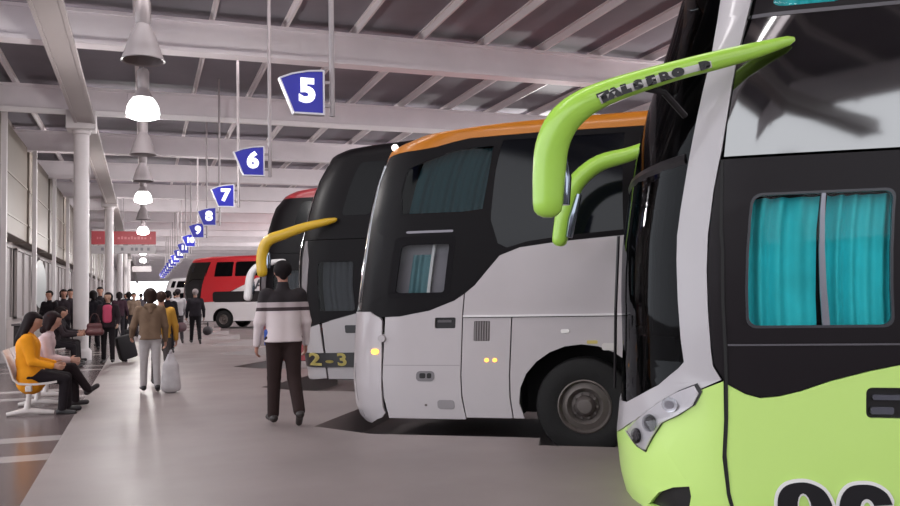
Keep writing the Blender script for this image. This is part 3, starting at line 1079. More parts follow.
# ---- coaches further down the bays
def build_dark(loc, label, paint, lower, arm_col, plate=None, upper=None, roof_col=None, H=4.02, extra=None, arm_path=None):
    root = empty('coach', loc, ANG)
    tag(root, label, 'coach', 'parked coaches')
    sf = Surf([(.3, -.2), (.36, -.21), (1.1, -.3), (1.82, -.38), (2.35, -.35), (2.7, -.26), (3.17, -.13), (3.5, 0), (H - .17, .22), (H - .08, .44), (H - .02, 1.2)], H, L=12.5)
    L = sf.L
    shell('interior_lining', sf, M_dark, root)
    chassis(root, L, sf.B)
    wheels(root, sf)
    rear_wall(root, sf, lower)
    top = [(.3, 1.07), (.555, 1.153), (.773, 1.261), (1.155, 1.364), (1.6, 1.434), (3, 1.5), (L, 1.5)]
    half = [(.0, .98), (.3, 1.06), (.555, 1.143), (.68, 1.2), (.69, .37), (.5, .34), (0, .32)]
    panel('bumper', half[:-1] + [(0.02, .32), (-.02, .32)] + mirror_s(half[1:-1]) if False else half[1:-1] + mirror_s(half[1:-1]), lower, root, sf, .012)
    dr = panel('door', [(.705, 1.21), (.773, 1.251), (1.155, 1.354), (1.5, 1.41), (1.5, .36), (.705, .36)], lower, root, sf, .012)
    panel('door_handle', rrect(.985, 1.17, 1.06, 1.18, .02), M_blk, dr, sf, .02, .015)
    sk = skirt_line(1.515, L, .36)
    side = [(1.515, 1.41), (1.6, 1.424), (3, 1.49), (L, 1.49)] + sk[::-1]
    panel('side_panel', side, lower, root, sf, .012)
    panel('far_side_panel', mirror_s(side), lower, root, sf, .012)
    wn_ = rrect(.70, 1.16, 1.40, 2.16, .04)
    ww = [rrect(1.9 + 1.7 * k, 3.4 + 1.7 * k, 1.62, 2.3, .06) for k in range(6)]
    band = [(.44, 2.5), (L, 2.5), (L, 1.5), (3, 1.5), (1.6, 1.434), (1.155, 1.364), (.773, 1.261), (.555, 1.153), (.47, 1.12), (.45, 1.8)]
    panel('lower_window_band', band, paint, root, sf, .010, holes=[wn_])
    panel('far_window_band', mirror_s(band), paint, root, sf, .010)
    panel('side_window', wn_, G_dark2, root, sf, .002, .008)
    curtain('curtain', .72, 1.2, 1.38, 2.16, mat('grey_curtain_cloth', '77757c', .8), root, sf, .09, .08)
    for q in ww:
        panel('side_glass', q, G_dim, root, sf, .014, .012)
    ub = [(.40, H - .25), (L, H - .25), (L, 2.51), (.44, 2.51), (.43, 3.2)]
    panel('upper_window_band', ub, upper or paint, root, sf, .010)
    panel('far_upper_band', mirror_s(ub), upper or paint, root, sf, .010)
    for a, b in ((.86, 1.3), (1.5, 3.1), (3.25, 4.9), (5.05, 6.7), (6.85, 8.5)):
        panel('upper_glass', rrect(a, b, 2.87, H - .33, .06), G_dim, root, sf, .014, .012)
    wsc = [(.385, H - .26), (.41, 3.2), (.42, 2.5), (.43, 1.8), (.45, 1.12), (.3, 1.075)]
    panel('windscreen', sym(wsc), G_dark, root, sf, .006, .012)
    panel('chrome_edge', [(.385, 3.7), (.40, 3.7), (.42, 2.5), (.435, 1.7), (.415, 1.7), (.402, 2.5)], M_chrome, root, sf, .016, .012)
    panel('front_pillar', [(.50, 2.5), (.54, 2.5), (.60, 2.2), (.59, 1.8), (.55, 1.55), (.50, 1.8), (.49, 2.2)], mat('pillar_grey', '8c888c', .25, .4), root, sf, .016, .012)
    roof('roof', sf, H - .25, roof_col or paint, root)
    if arm_col:
        path = arm_path or [(.60, -.03, 2.56), (.442, -.08, 2.523), (.128, -.17, 2.448), (-.183, -.22, 2.348), (-.455, -.25, 2.247), (-.557, -.25, 2.033), (-.559, -.25, 1.775)]
        arm, P, R = mirror_arm(root, [(a, b, c + .25) for a, b, c in path], [.03, .055, .07, .08, .09, .09, .085][:len(path)], arm_col, .75)
        bm = bmesh.new()
        e_ = P[-1] + Vector((.09, .03, .05))
        tube(bm, [e_ + Vector((0, 0, .25)), e_ + Vector((.006, 0, .12)), e_], [.03, .04, .03], 10, 1.2, upv=(0, 1, 0))
        obj('mirror_glass', bm, mat('mirror_face', '8a93a0', .08, .9), arm, True)
    if plate:
        pb = panel('number_plate', [(.36, .75), (1.09, .765), (1.09, .545), (.36, .53)], M_blk, root, sf, .03, .02)
        for ch, s, z in plate:
            surf_text('plate_digit', ch, .26, s, z, mat('number_yellow', 'c9b968', .5), pb, sf, .034, .008, 1.25)
    if extra: extra(root, sf)
    return root


def far_red_extra(root, sf):
    red = mat('red_paint', 'c0232b', .3, coat=.4)
    wht = mat('white_livery', 'd8d3d5', .3, coat=.4)
    # diagonal colour fields of the livery
    panel('red_field', [(1.4, 1.52), (1.62, 3.75), (2.0, 3.78), (2.05, 2.75), (4.5, 2.75), (2.2, 1.6)], red, root, sf, .018, .02)
    panel('white_field', [(4.55, 2.75), (12.2, 2.75), (12.2, 1.52), (2.3, 1.52), (2.3, 1.62)], wht, root, sf, .018, .02)
    panel('windscreen_side', [(.45, 3.7), (1.55, 3.7), (1.35, 1.55), (.5, 1.5)], G_black, root, sf, .018, .02)
    panel('window_strip', rrect(2.05, 12.2, 1.42, 2.02, .15), M_blk, root, sf, .024, .02)
    surf_text('lettering', 'LAY', .72, 4.75, 2.36, mat('grey_vinyl', '55545a', .5), root, sf, .024, .02, 1.1)



def tagged_coaches():
    build_green()
    build_white()
    silver = mat('coach_silver', 'a8a2a4', .35, coat=.3)
    blk = mat('black_coach_paint', '110e11', .45, spec=.12)
    yel = mat('yellow_paint', 'c9a21e', .35, coat=.3)
    build_dark((2.331, 13.084, -.25), 'black double-deck coach with yellow mirror arm and plate 2.3, behind the white coach', blk, silver, yel,
               plate=[('2', .585, .648), ('.', .73, .69), ('3', .89, .648)])
    red = mat('dull_red_paint', '8e2a30', .35, coat=.3)
    build_dark((2.259, 17.33, -.25), 'dark red coach mostly hidden behind the black coach, white mirror arm at its nose', blk, red, mat('white_arm_paint', 'd9d5d6', .3),
               roof_col=red, H=3.88, arm_path=[(.55, -.03, 2.12), (.312, -.14, 2.082), (.05, -.24, 2.009), (-.10, -.25, 1.85), (-.145, -.25, 1.65), (-.173, -.25, 1.40)])
    wht = mat('white_livery', 'd8d3d5', .3, coat=.4)
    build_dark((2.194, 50.388, -.25), 'red and white double-deck coach with LAY lettering, standing far off across empty bays', mat('red_paint', 'c0232b', .3, coat=.4), wht, None, extra=far_red_extra)
    build_dark((2.2, 95.0, -.25), 'white coach farthest away, its nose showing left of the red and white coach', wht, wht, None, H=3.9)


# ---------------------------------------------------------------- bay signs
M_blue = mat('blue_backlit_face', '191c98', .35, emit='2a2fd0', estr=.10)
M_digit = mat('lit_white_digit', 'ffffff', .4, emit='ffffff', estr=1.0)
M_sframe = mat('sign_frame_white', 'd5d3dc', .35)
M_pole = mat('pole_grey', '9c9496', .4, .2)


def bay_sign(i):
    num = str(5 + i)
    y = 7.85 + 4.2 * i
    r = empty('bay_sign', (1.41, y, 3.31))
    words = ['five', 'six', 'seven', 'eight', 'nine', 'ten', 'eleven', 'twelve', 'thirteen', 'fourteen', 'fifteen', 'sixteen', 'seventeen', 'eighteen', 'nineteen', 'twenty']
    where = 'nearest of the row' if i == 0 else ('hanging behind sign %s in the row' % (4 + i))
    tag(r, 'blue backlit bay sign with white number %s, %s' % (num, where), 'sign', 'hanging bay number signs')
    pl = [(-.22, .115), (-.1, .165), (.05, .2), (.21, .215), (.21, -.22), (-.085, -.22)]
    bm = prism(bmesh.new(), [(a * .93, b * .93) for a, b in pl], lambda a, b, h: (a, -.035 + h, b), .06)
    obj('sign_face', bm, M_blue, r)
    bm = bmesh.new()
    n = len(pl)
    for k in range(n):
        a, b = pl[k], pl[(k + 1) % n]
        ps = [(a[0], a[1]), (b[0], b[1]), (b[0] * .92, b[1] * .92), (a[0] * .92, a[1] * .92)]
        prism(bm, ps, lambda p, q, h: (p, -.045 + h, q), .085)
    obj('sign_frame', bm, M_sframe, r)
    sz = .30 if len(num) == 1 else .23
    bm = text_bm(num, sz, .016)
    for v in bm.verts:
        v.co = Vector((v.co.x * 1.05 + .045, -.037, v.co.y - .005))
    rr = bmesh.ops.extrude_face_region(bm, geom=bm.faces[:])
    for v in [g for g in rr['geom'] if isinstance(g, bmesh.types.BMVert)]: v.co.y -= .006
    obj('sign_number', bm, M_digit, r)
    bm = bmesh.new()
    tube(bm, [(.29, 0, -.22), (.29, 0, 3.30)], .026, 10)
    obj('hanging_pole', bm, M_pole, r, True)
    for z in (.1, -.12):
        obj('bracket', bx(.2, .28, -.012, .012, z - .015, z + .015), M_pole, r)


for i in range(16):
    bay_sign(i)

# ---------------------------------------------------------------- pendant lamps
M_shade = mat('ribbed_grey_shade', '9b9294', .3, .2)
M_lit = mat('lit_refractor', 'ffffff', .4, emit='fffdfb', estr=4.0)
M_ball = mat('ballast_grey', '8f8788', .4, .3)


def pendant(y, lit, label):
    r = empty('pendant_lamp', (0.0, y, 4.35))
    tag(r, label, 'lamp', 'pendant lamps over the walkway')
    bm = bmesh.new()
    lathe(bm, [(.085, .46), (.10, .42), (.16, .30), (.215, .13), (.25, .02), (.265, .0), (.262, -.01), (.24, .0), (.205, .13), (.15, .30), (.085, .40)], 32)
    if lit:
        obj('lamp_shade', bm, M_shade, r, True)
        bm = bmesh.new()
        lathe(bm, [(.0, -.06), (.12, -.055), (.2, -.03), (.255, .0), (.262, .05), (.245, .16), (.205, .24), (.16, .30), (.0, .32)], 32)
        obj('refractor', bm, M_lit, r, True)
        l = bpy.data.lights.new('lamp_light', 'POINT')
        l.energy = LAMP_W if y < 20 else LAMP_W * 1.2
        l.shadow_soft_size = .2
        l.color = (1, .97, .94)
        lo = bpy.data.objects.new('lamp_light', l)
        COL.objects.link(lo)
        lo.parent = r
        lo.location = (0, 0, -.3)
    else:
        obj('lamp_shade', bm, mat('dull_glass_shade', '8b8385', .45, spec=.4), r, True)
        bm = bmesh.new()
        lathe(bm, [(.0, .12), (.05, .14), (.06, .2), (.04, .3), (.03, .38)], 16)
        obj('bulb', bm, mat('dead_bulb', 'cfcaca', .2), r, True)
    bm = bmesh.new()
    lathe(bm, [(.0, .46), (.09, .46), (.095, .5), (.095, .74), (.07, .78), (.0, .78)], 20)
    obj('ballast', bm, M_ball, r, True)
    bm = bmesh.new()
    tube(bm, [(0, 0, .78), (0, 0, 2.26)], .014, 8)
    obj('stem', bm, M_ball, r, True)


for y, lit, lb in ((11, 0, 'unlit grey bell pendant lamp nearest the camera, at the top edge'), (14.4, 1, 'brightly lit pendant lamp nearest the camera, just below the unlit one'),
                   (18.2, 0, 'unlit pendant lamp between the two brightest lit lamps'), (22.3, 0, 'dark pendant lamp close above the second lit lamp'),
                   (27, 1, 'second lit pendant lamp, above the red banner'), (33, 0, 'dark pendant lamp hanging close before the red banner'),
                   (40, 1, 'third lit pendant lamp, in front of the red banner'), (58, 1, 'fourth lit pendant lamp, below and beyond the red banner'),
                   (70, 1, 'fifth lit pendant lamp, small and far beyond the banner'), (88, 1, 'farthest lit pendant lamp above the walkway')):
    pendant(y, lit, lb)

# conduit box on the second beam
bm = bmesh.new()
box(bm, -.35, .22, 21.17, 21.395, 6.02, 6.3, .02)
tag(obj('junction_box', bm, M_beam), 'grey junction box fixed on the roof beam behind the lit lamp', 'junction box')

# ---------------------------------------------------------------- hanging banner boards
r = empty('banner', (-.85, 44, 4.0))
tag(r, 'long red hanging banner board across the walkway, crossed by the second column', 'banner')
obj('board', bx(-1.5, 1.45, -.04, .04, .1, .75, .01), mat('red_board', '8e2831', .5), r)
bm = bmesh.new()
rg = random.Random(4)
x = -1.25
while x < 1.25:
    wd = rg.uniform(.05, .12)
    if rg.random() < .8: obj('faded_mark', bx(x, x + wd, -.052, -.03, .36, rg.uniform(.44, .5)), mat('faded_pink', 'b56a6e', .5), r)
    x += wd + .05
obj('lower_board', bx(-1.5, 1.45, -.03, .03, -.35, .06, .01), mat('pale_board', '8d888a', .5), r)
bm = bmesh.new()
for x in (-1.0, -.1, .35, .55, .8, 1.1):
    obj('small_symbol', bx(x - .06, x + .06, -.045, -.02, -.2, -.05, .008), mat('symbol_dark', '55505a', .5), r)
bm = bmesh.new()
for x in (-.9, -.05, .9):
    obj('hanging_rod', tube(bmesh.new(), [(x, 0, .7), (x, 0, 2.61)], .02, 6), M_pole, r)
r = empty('direction_board', (-.1, 72, 4.0))
tag(r, 'small grey hanging board far down the walkway under the fifth lit lamp', 'sign')
obj('board', bx(-.75, .75, -.04, .04, -.35, .1, .01), mat('grey_board', '8d8688', .5), r)
bm = bmesh.new()
for x in (-.5, .5):
    obj('hanging_rod', tube(bmesh.new(), [(x, 0, .1), (x, 0, 2.61)], .02, 6), M_pole, r)

# dark counter, and a pale sheet painting in a reflection on the storefront glass
r = empty('counter', (-2.5, 22.4, 0))
tag(r, 'low dark counter between the white posts behind the bench', 'counter')
obj('counter_body', bx(-.32, .25, -.6, 1.1, 0, .82, .02), mat('counter_dark', '3b3436', .45), r)
obj('counter_top', bx(-.36, .29, -.64, 1.14, .82, .87, .01), mat('counter_top_grey', '6b6466', .3), r)
r = empty('queue_post', (-2.46, 20.6, 0))
tag(r, 'slim white post standing in front of the dark counter', 'post')
bm = bmesh.new()
lathe(bm, [(.0, 0), (.13, 0), (.13, .02), (.04, .04), (.035, .05), (.035, .95), (.05, .96), (.05, 1.0), (.0, 1.01)], 16)
obj('pole', bm, M_post, r, True)
r = empty('reflection', (-3.45, 35.0, 0))
tag(r, 'pale round edged sheet standing for a reflection on the storefront glass', 'reflection')
bm = prism(bmesh.new(), [(-1.9 + 1.9 * math.cos(a), 2.0 + .85 * math.sin(a)) for a in [2 * PI * k / 32 for k in range(32)]], lambda a, b, h: (h, a, b), .02)
obj('reflection_sheet', bm, mat('reflection_pale', 'a4aaa9', .35), r)

# ---------------------------------------------------------------- bench
M_bench = mat('bench_white', 'cfc5c2', .35)
r = empty('bench', (-1.22, 11.4, 0))
tag(r, 'white beam-mounted seat row under the seated pair, cast feet on the brown tiles', 'bench')
for k in range(4):
    yc = .1 + .58 * k
    sm = []
    for t in [i / 12 for i in range(13)]:
        if t < .55: sm.append((.24 - .46 * t / .55, .415 - .02 * math.sin(PI * t / .55)))
        else:
            q = (t - .55) / .45
            sm.append((-.22 - .13 * q, .42 + .38 * q + .03 * math.sin(PI * q)))
    sm = [(a, b) for a, b in sm] 
    bm = bmesh.new()
    ol = sm + [(a - .015 * (1 if b > .45 else 0), b - (.025 if b < .45 else 0.012)) for a, b in sm[::-1]]
    prism(bm, ol, lambda a, b, h: (a, yc - .25 + h, b), .5)
    obj('seat', bm, M_bench, r, True, angle=.4)
bm = bx(-.10, -.03, -.2, 2.2, .30, .37, .01)
obj('beam', bm, M_bench, r)
for yy in (-.02, 1.0, 2.0):
    bm = bmesh.new()
    tube(bm, [(-.07, yy, .34), (-.08, yy, .2), (-.10, yy, .06)], [.035, .03, .04], 10, upv=(0, 1, 0))
    tube(bm, [(-.32, yy, .025), (-.1, yy, .06), (.2, yy, .025)], [.025, .04, .025], 10, upv=(0, 1, 0))
    obj('leg', bm, M_bench, r, True)


# ---------------------------------------------------------------- people: distance fields meshed with surface nets


class Field:
    def __init__(self):
        self.p = []

    def cone(self, a, b, ra, rb, k=.03):
        self.p.append((np.array(a, np.float32), np.array(b, np.float32), ra, rb, k, None))
        return self

    def ell(self, c, rad, k=.02):
        self.p.append((np.array(c, np.float32), None, rad, None, k, None))
        return self

    def bounds(self):
        lo, hi = np.full(3, 9.), np.full(3, -9.)
        for a, b, ra, rb, k, _ in self.p:
            r = max(ra) if b is None else max(ra, rb)
            for q in ([a] if b is None else [a, b]):
                lo = np.minimum(lo, q - r)
                hi = np.maximum(hi, q + r)
        return lo - .04, hi + .04

    def eval(self, P):
        D = None
        for a, b, ra, rb, k, _ in self.p:
            if b is None:
                q = (P - a) / np.array(ra, np.float32)
                n = np.sqrt((q * q).sum(-1)) + 1e-6
                d = (n - 1) * min(ra) if max(ra) / min(ra) < 1.01 else (n - 1) * n / (np.sqrt(((q / np.array(ra, np.float32)) ** 2).sum(-1)) + 1e-6)
            else:
                ba = b - a
                h = np.clip(((P - a) @ ba) / max(1e-9, float(ba @ ba)), 0, 1)
                d = np.sqrt(((P - a - h[..., None] * ba) ** 2).sum(-1)) - (ra + (rb - ra) * h)
            if D is None: D = d
            else:
                h = np.maximum(k - np.abs(D - d), 0) / k
                D = np.minimum(D, d) - h * h * k * .25
        return D


def snet(field, res, clip=None):
    """Naive surface nets; clip(P) returns a field to intersect with."""
    lo, hi = field.bounds()
    n = np.ceil((hi - lo) / res).astype(int) + 1
    ax = [np.arange(n[i], dtype=np.float32) * res + lo[i] for i in range(3)]
    P = np.stack(np.meshgrid(*ax, indexing='ij'), -1).astype(np.float32)
    D = field.eval(P)
    if clip is not None: D = np.maximum(D, clip(P))
    # keep the border outside
    for i in range(3):
        sl = [slice(None)] * 3
        for e in (0, -1):
            sl[i] = e
            D[tuple(sl)] = np.maximum(D[tuple(sl)], res * .5)
    ins = D < 0
    c = [D[i:n[0] - 1 + i, j:n[1] - 1 + j, k:n[2] - 1 + k] for i in (0, 1) for j in (0, 1) for k in (0, 1)]
    offs = [(i, j, k) for i in (0, 1) for j in (0, 1) for k in (0, 1)]
    cs = np.stack([x < 0 for x in c])
    act = cs.any(0) & ~cs.all(0)
    idx = np.full(act.shape, -1, int)
    ii = np.argwhere(act)
    idx[act] = np.arange(len(ii))
    pos = np.zeros((len(ii), 3))
    cnt = np.zeros(len(ii))
    vals = np.stack([x[act] for x in c])
    for a in range(8):
        for b in range(a + 1, 8):
            oa, ob = np.array(offs[a]), np.array(offs[b])
            if abs(oa - ob).sum() != 1: continue
            va, vb = vals[a], vals[b]
            m = (va < 0) != (vb < 0)
            t = np.where(m, va / np.where(m, va - vb, 1), 0)
            pos += m[:, None] * (oa + (ob - oa) * t[:, None])
            cnt += m
    V = (ii + pos / np.maximum(cnt, 1)[:, None]) * res + lo
    F = []
    for d in range(3):
        e, g = (d + 1) % 3, (d + 2) % 3
        s0 = [slice(None)] * 3
        s1 = [slice(None)] * 3
        s0[d], s1[d] = slice(0, n[d] - 1), slice(1, n[d])
        A, B = ins[tuple(s0)], ins[tuple(s1)]
        X = np.argwhere(A != B)
        X = X[(X[:, e] > 0) & (X[:, g] > 0) & (X[:, e] < n[e] - 1) & (X[:, g] < n[g] - 1)]
        fl = A[tuple(X.T)]

        def at(de, dg):
            Y = X.copy()
            Y[:, e] -= de
            Y[:, g] -= dg
            return idx[tuple(Y.T)]
        q = np.stack([at(1, 1), at(0, 1), at(0, 0), at(1, 0)], 1)
        q[~fl] = q[~fl][:, ::-1]
        F.append(q)
    F = np.concatenate(F)
    F = F[(F >= 0).all(1)]
    return V, F


def net_obj(name, field, res, m, parent=None, clip=None):
    V, F = snet(field, res, clip)
    me = bpy.data.meshes.new(name)
    me.from_pydata([tuple(v) for v in V], [], [tuple(int(i) for i in f) for f in F])
    me.polygons.foreach_set('use_smooth', [True] * len(me.polygons))
    me.materials.append(m)
    o = bpy.data.objects.new(name, me)
    COL.objects.link(o)
    if parent: o.parent = parent
    return o


def rad(d): return math.radians(d)


def skeleton(h, lean=3, legs=((0, 0, 0), (0, 0, 0)), arms=((0, 8, 10), (0, 8, 10)), head=(0, 0), splay=(2, 2), twist=0, over=None, hunch=0):
    """Joints in the person's own space: x to their right, y forward, z up. Angles in degrees, (left, right)."""
    J = {}
    hip = np.array([0, 0, .53 * h])
    J['hip'] = hip
    l = rad(lean)
    td = np.array([0, math.sin(l), math.cos(l)])
    l2 = rad(lean + hunch)
    td2 = np.array([0, math.sin(l2), math.cos(l2)])
    J['waist'] = hip + td * .09 * h
    J['chest'] = hip + td * .09 * h + td2 * .125 * h
    J['neck'] = J['chest'] + td2 * .085 * h
    hp = rad(lean * .5 + hunch * .5 + head[0])
    hd = np.array([0, math.sin(hp), math.cos(hp)])
    J['head'] = J['neck'] + hd * .105 * h
    J['headyaw'], J['headpitch'] = rad(head[1]), hp
    tw = rad(twist)
    for i, s in enumerate((-1, 1)):
        a, b, c = (rad(x) for x in legs[i])
        sp = rad(splay[i]) * s
        H = hip + np.array([s * .052 * h, 0, -.01 * h])

        def dirv(p): return np.array([math.sin(sp) * math.cos(p), math.sin(p) * math.cos(sp), -math.cos(p) * math.cos(sp)])
        K = H + dirv(a) * .245 * h
        A = K + dirv(a - b) * .235 * h
        fp = a - b + c
        T = A + np.array([math.sin(sp) + s * .12, math.cos(fp), math.sin(fp)]) * .085 * h + np.array([0, 0, -.022 * h])
        Hl = A + np.array([0, -.02 * h * math.cos(fp), -.02 * h * math.cos(fp) - .02 * h * math.sin(fp) * 0])
        J['hip%d' % i], J['knee%d' % i], J['ankle%d' % i], J['toe%d' % i], J['heel%d' % i] = H, K, A, T, Hl
        p, q, e = (rad(x) for x in arms[i])
        sh = J['neck'] - td2 * .038 * h + np.array([s * .108 * h * math.cos(tw), s * .108 * h * math.sin(tw), 0])
        ud = np.array([s * math.sin(q), math.sin(p) * math.cos(q), -math.cos(p) * math.cos(q)])
        E = sh + ud * .172 * h
        q2 = q * .2
        fd = np.array([s * math.sin(q2), math.sin(p + e) * math.cos(q2), -math.cos(p + e) * math.cos(q2)])
        J['sh%d' % i], J['el%d' % i], J['wr%d' % i], J['fd%d' % i] = sh, E, E + fd * .148 * h, fd
    if over:
        for k, v in over.items(): J[k] = np.array(v, float)
        for i in (0, 1):
            if 'wr%d' % i in over or 'el%d' % i in over:
                d = J['wr%d' % i] - J['el%d' % i]
                J['fd%d' % i] = d / np.linalg.norm(d)
    return J


def hand_prims(F, W, d, side, h, curl=.5, fat=1.):
    d = np.array(d) / np.linalg.norm(d)
    pal = np.array([-side, 0, 0], float)          # palm faces the thigh
    pal -= d * (pal @ d)
    if np.linalg.norm(pal) < .1: pal = np.array([0, 0, -1.]) - d * (-d[2])
    pal /= np.linalg.norm(pal)
    acr = np.cross(d, pal) * side * -1            # towards the thumb side (forward)
    if acr[1] < 0: acr = -acr
    k = h / 1.75
    for o in (-.024, -.008, .008, .024):
        F.cone(W + acr * o * .6 * k, W + d * .085 * k + acr * o * k, .016 * k, .0145 * k, .015)
    for o, ln, in ((.029, .070), (.0105, .080), (-.0085, .074), (-.027, .058)):
        b0 = W + d * .085 * k + acr * o * k
        d1 = d * math.cos(curl * .6) + pal * math.sin(curl * .6)
        d2 = d * math.cos(curl * 1.5) + pal * math.sin(curl * 1.5)
        d3 = d * math.cos(curl * 2.1) + pal * math.sin(curl * 2.1)
        b1 = b0 + d1 * ln * .45 * k
        b2 = b1 + d2 * ln * .32 * k
        b3 = b2 + d3 * ln * .25 * k
        F.cone(b0, b1, .0095 * fat * k, .009 * fat * k, .004)
        F.cone(b1, b2, .009 * fat * k, .0085 * fat * k, .004)
        F.cone(b2, b3, .0085 * fat * k, .0075 * fat * k, .004)
    t0 = W + d * .025 * k + acr * .024 * k
    t1 = t0 + (d * .7 + acr * .7) * .04 * k
    t2 = t1 + (d * .93 + acr * .2 + pal * .3) * .032 * k
    F.cone(t0, t1, .014 * k, .0115 * k, .01)
    F.cone(t1, t2, .0115 * k, .009 * k, .006)


def person(label, loc, rz, h, J, top, bottom, hair, shoes='2a2528', skin='b98a74', res=.014, long_hair=0, hair_style='short', coat=None, build=1., hem=.47,
           group=None, hood=False, fat=1.25, baggy=1., collar=0., top_mat=None, bun=False, shoe_sole=None):
    k = h / 1.75
    Ms = mat('skin_' + skin, skin, .55)
    Mt = top_mat or mat('cloth_' + top, top, .85, var=.06, scale=14, spec=.2)
    Mb = mat('cloth_' + bottom, bottom, .85, var=.06, scale=14, spec=.2)
    Mh = mat('hair_' + hair, hair, .7, spec=.15)
    Mf = mat('shoe_' + shoes, shoes, .5)
    z_ = np.array([0, 0, 1.])
    # ---- body: one continuous surface
    F = Field()
    hc = J['head']
    hp, hy = J['headpitch'], J['headyaw']
    fwv = np.array([math.sin(-hy) * math.cos(hp), math.cos(hy) * math.cos(hp), -math.sin(hp)])
    upv = np.array([0, math.sin(hp), math.cos(hp)])
    rgv = np.cross(fwv, upv)
    rgv /= np.linalg.norm(rgv)

    def hpnt(x, y, z): return hc + (rgv * x + fwv * y + upv * z) * k
    F.cone(hpnt(0, -.018, .032), hpnt(0, .012, .025), .088 * k, .083 * k)
    F.cone(hpnt(0, .02, -.0), hpnt(0, .045, -.075), .068 * k, .038 * k, .04)
    F.cone(hpnt(0, .085, .012), hpnt(0, .108, -.018), .010 * k, .015 * k, .012)
    F.cone(hpnt(0, .085, -.052), hpnt(0, .088, -.056), .017 * k, .015 * k, .014)
    for s in (-1, 1):
        F.cone(hpnt(s * .082, -.004, .012), hpnt(s * .088, -.012, -.022), .012 * k, .009 * k, .006)
    F.cone(J['neck'] - z_ * .03 * k, hpnt(0, -.015, -.05), .058 * k, .052 * k, .03)
    ch, wa, hi, ne = J['chest'], J['waist'], J['hip'], J['neck']
    X = np.array([1., 0, 0])
    for s in (-1, 1):
        F.cone(hi + X * s * .055 * k, wa + X * s * .05 * k, .090 * k * build, .092 * k * build)
        F.cone(wa + X * s * .05 * k, ch + X * s * .07 * k, .095 * k * build, .105 * k * build)
        F.cone(ch + X * s * .07 * k, J['sh%d' % (0 if s < 0 else 1)] - X * s * .03 * k, .10 * k * build, .058 * k)
    for i, s in ((0, -1), (1, 1)):
        F.cone(J['sh%d' % i], J['el%d' % i], .052 * k * build, .040 * k, .03)
        F.cone(J['el%d' % i], J['wr%d' % i], .041 * k, .027 * k, .02)
        hand_prims(F, J['wr%d' % i], J['fd%d' % i], s, h, .55, fat)
        F.cone(J['hip%d' % i], J['knee%d' % i], .076 * k * build, .052 * k)
        md = J['knee%d' % i] * .65 + J['ankle%d' % i] * .35
        F.cone(J['knee%d' % i], md, .054 * k, .052 * k)
        F.cone(md, J['ankle%d' % i], .052 * k, .036 * k)
        F.cone(J['heel%d' % i] + z_ * .012 * k, J['toe%d' % i] + z_ * .010 * k, .028 * k, .022 * k, .02)
    body = net_obj('person', F, res, Ms)
    body.location = loc
    body.rotation_euler = (0, 0, rz)
    tag(body, label, 'person', group)
    # ---- face
    for s in (-1, 1):
        bm = bmesh.new()
        p = hpnt(s * .031, .083, .020)
        bmesh.ops.create_uvsphere(bm, u_segments=8, v_segments=6, radius=.0115 * k, matrix=Matrix.Translation(p))
        obj('eye', bm, mat('eye_dark', '2a2020', .2), body, True)
    bm = bmesh.new()
    P = [hpnt(x, .099 - abs(x) * .35, -.048) for x in (-.022, -.011, 0, .011, .022)]
    tube(bm, P, [.003, .006, .007, .006, .003], 6)
    obj('mouth', bm, mat('lip', '8f5a52', .5), body, True)
    # ---- hair
    F = Field()
    F.cone(hpnt(0, -.024, .034), hpnt(0, .008, .030), .100 * k, .095 * k)
    if hair_style != 'short' or long_hair:
        L = long_hair or .05
        F.cone(hpnt(0, -.055, .02), hpnt(0, -.075, -.08 - L), .085 * k, .06 * k, .03)
        for s in (-1, 1):
            F.cone(hpnt(s * .065, -.03, .02), hpnt(s * .075, -.035, -.06 - L * .8), .045 * k, .035 * k, .03)
    else:
        F.cone(hpnt(0, -.06, .0), hpnt(0, -.055, -.055), .05 * k, .038 * k, .03)
    if bun: F.ell(hpnt(0, -.10, .09), (.045 * k,) * 3)

    def clip(Pt):
        q = (Pt - hc.astype(np.float32))
        y, z, x = q @ fwv.astype(np.float32), q @ upv.astype(np.float32), q @ rgv.astype(np.float32)
        # keep hair off the face: cut in front of the ears and below the forehead line
        d = np.minimum(y - .022 * k, .062 * k - z)
        return d
    net_obj('hair', F, min(res, .014), Mh, body, clip)
    # ---- top garment
    F = Field()
    g = .020 * k
    for s in (-1, 1):
        if coat is None:
            F.cone(hi + X * s * .066 * k + z_ * (hem - .56) * h, wa + X * s * .05 * k, .128 * k * build + g * .6, .108 * k * build + g * .5)
        else:
            c0 = hi + X * s * .05 * k
            c1 = (J['knee%d' % (0 if s < 0 else 1)] * .7 + hi * .3) if coat > .5 else hi - z_ * .1 * k
            F.cone(c0, c1 + X * s * .01 * k, .125 * k * build + g * .5, .125 * k * build + g, .06)
            F.cone(hi + X * s * .052 * k, wa + X * s * .05 * k, .118 * k * build + g * .6, .108 * k * build + g * .5)
        F.cone(wa + X * s * .05 * k, ch + X * s * .07 * k, .105 * k * build + g * .5, .112 * k * build + g * .5)
        F.cone(ch + X * s * .07 * k, J['sh%d' % (0 if s < 0 else 1)] - X * s * .03 * k, .108 * k * build + g * .3, .062 * k + g * .6)
    F.cone(ne - z_ * .045 * k, ne + z_ * (.005 + collar) * k, .085 * k, .066 * k, .03)
    for i in (0, 1):
        F.cone(J['sh%d' % i], J['el%d' % i], .056 * k * build + g * .6, .046 * k + g * .6, .03)
        F.cone(J['el%d' % i], J['wr%d' % i] - J['fd%d' % i] * .01 * k, .046 * k + g * .6, .033 * k + g * .5, .02)
    hz = np.float32(hi[2] + (hem - .50) * h)
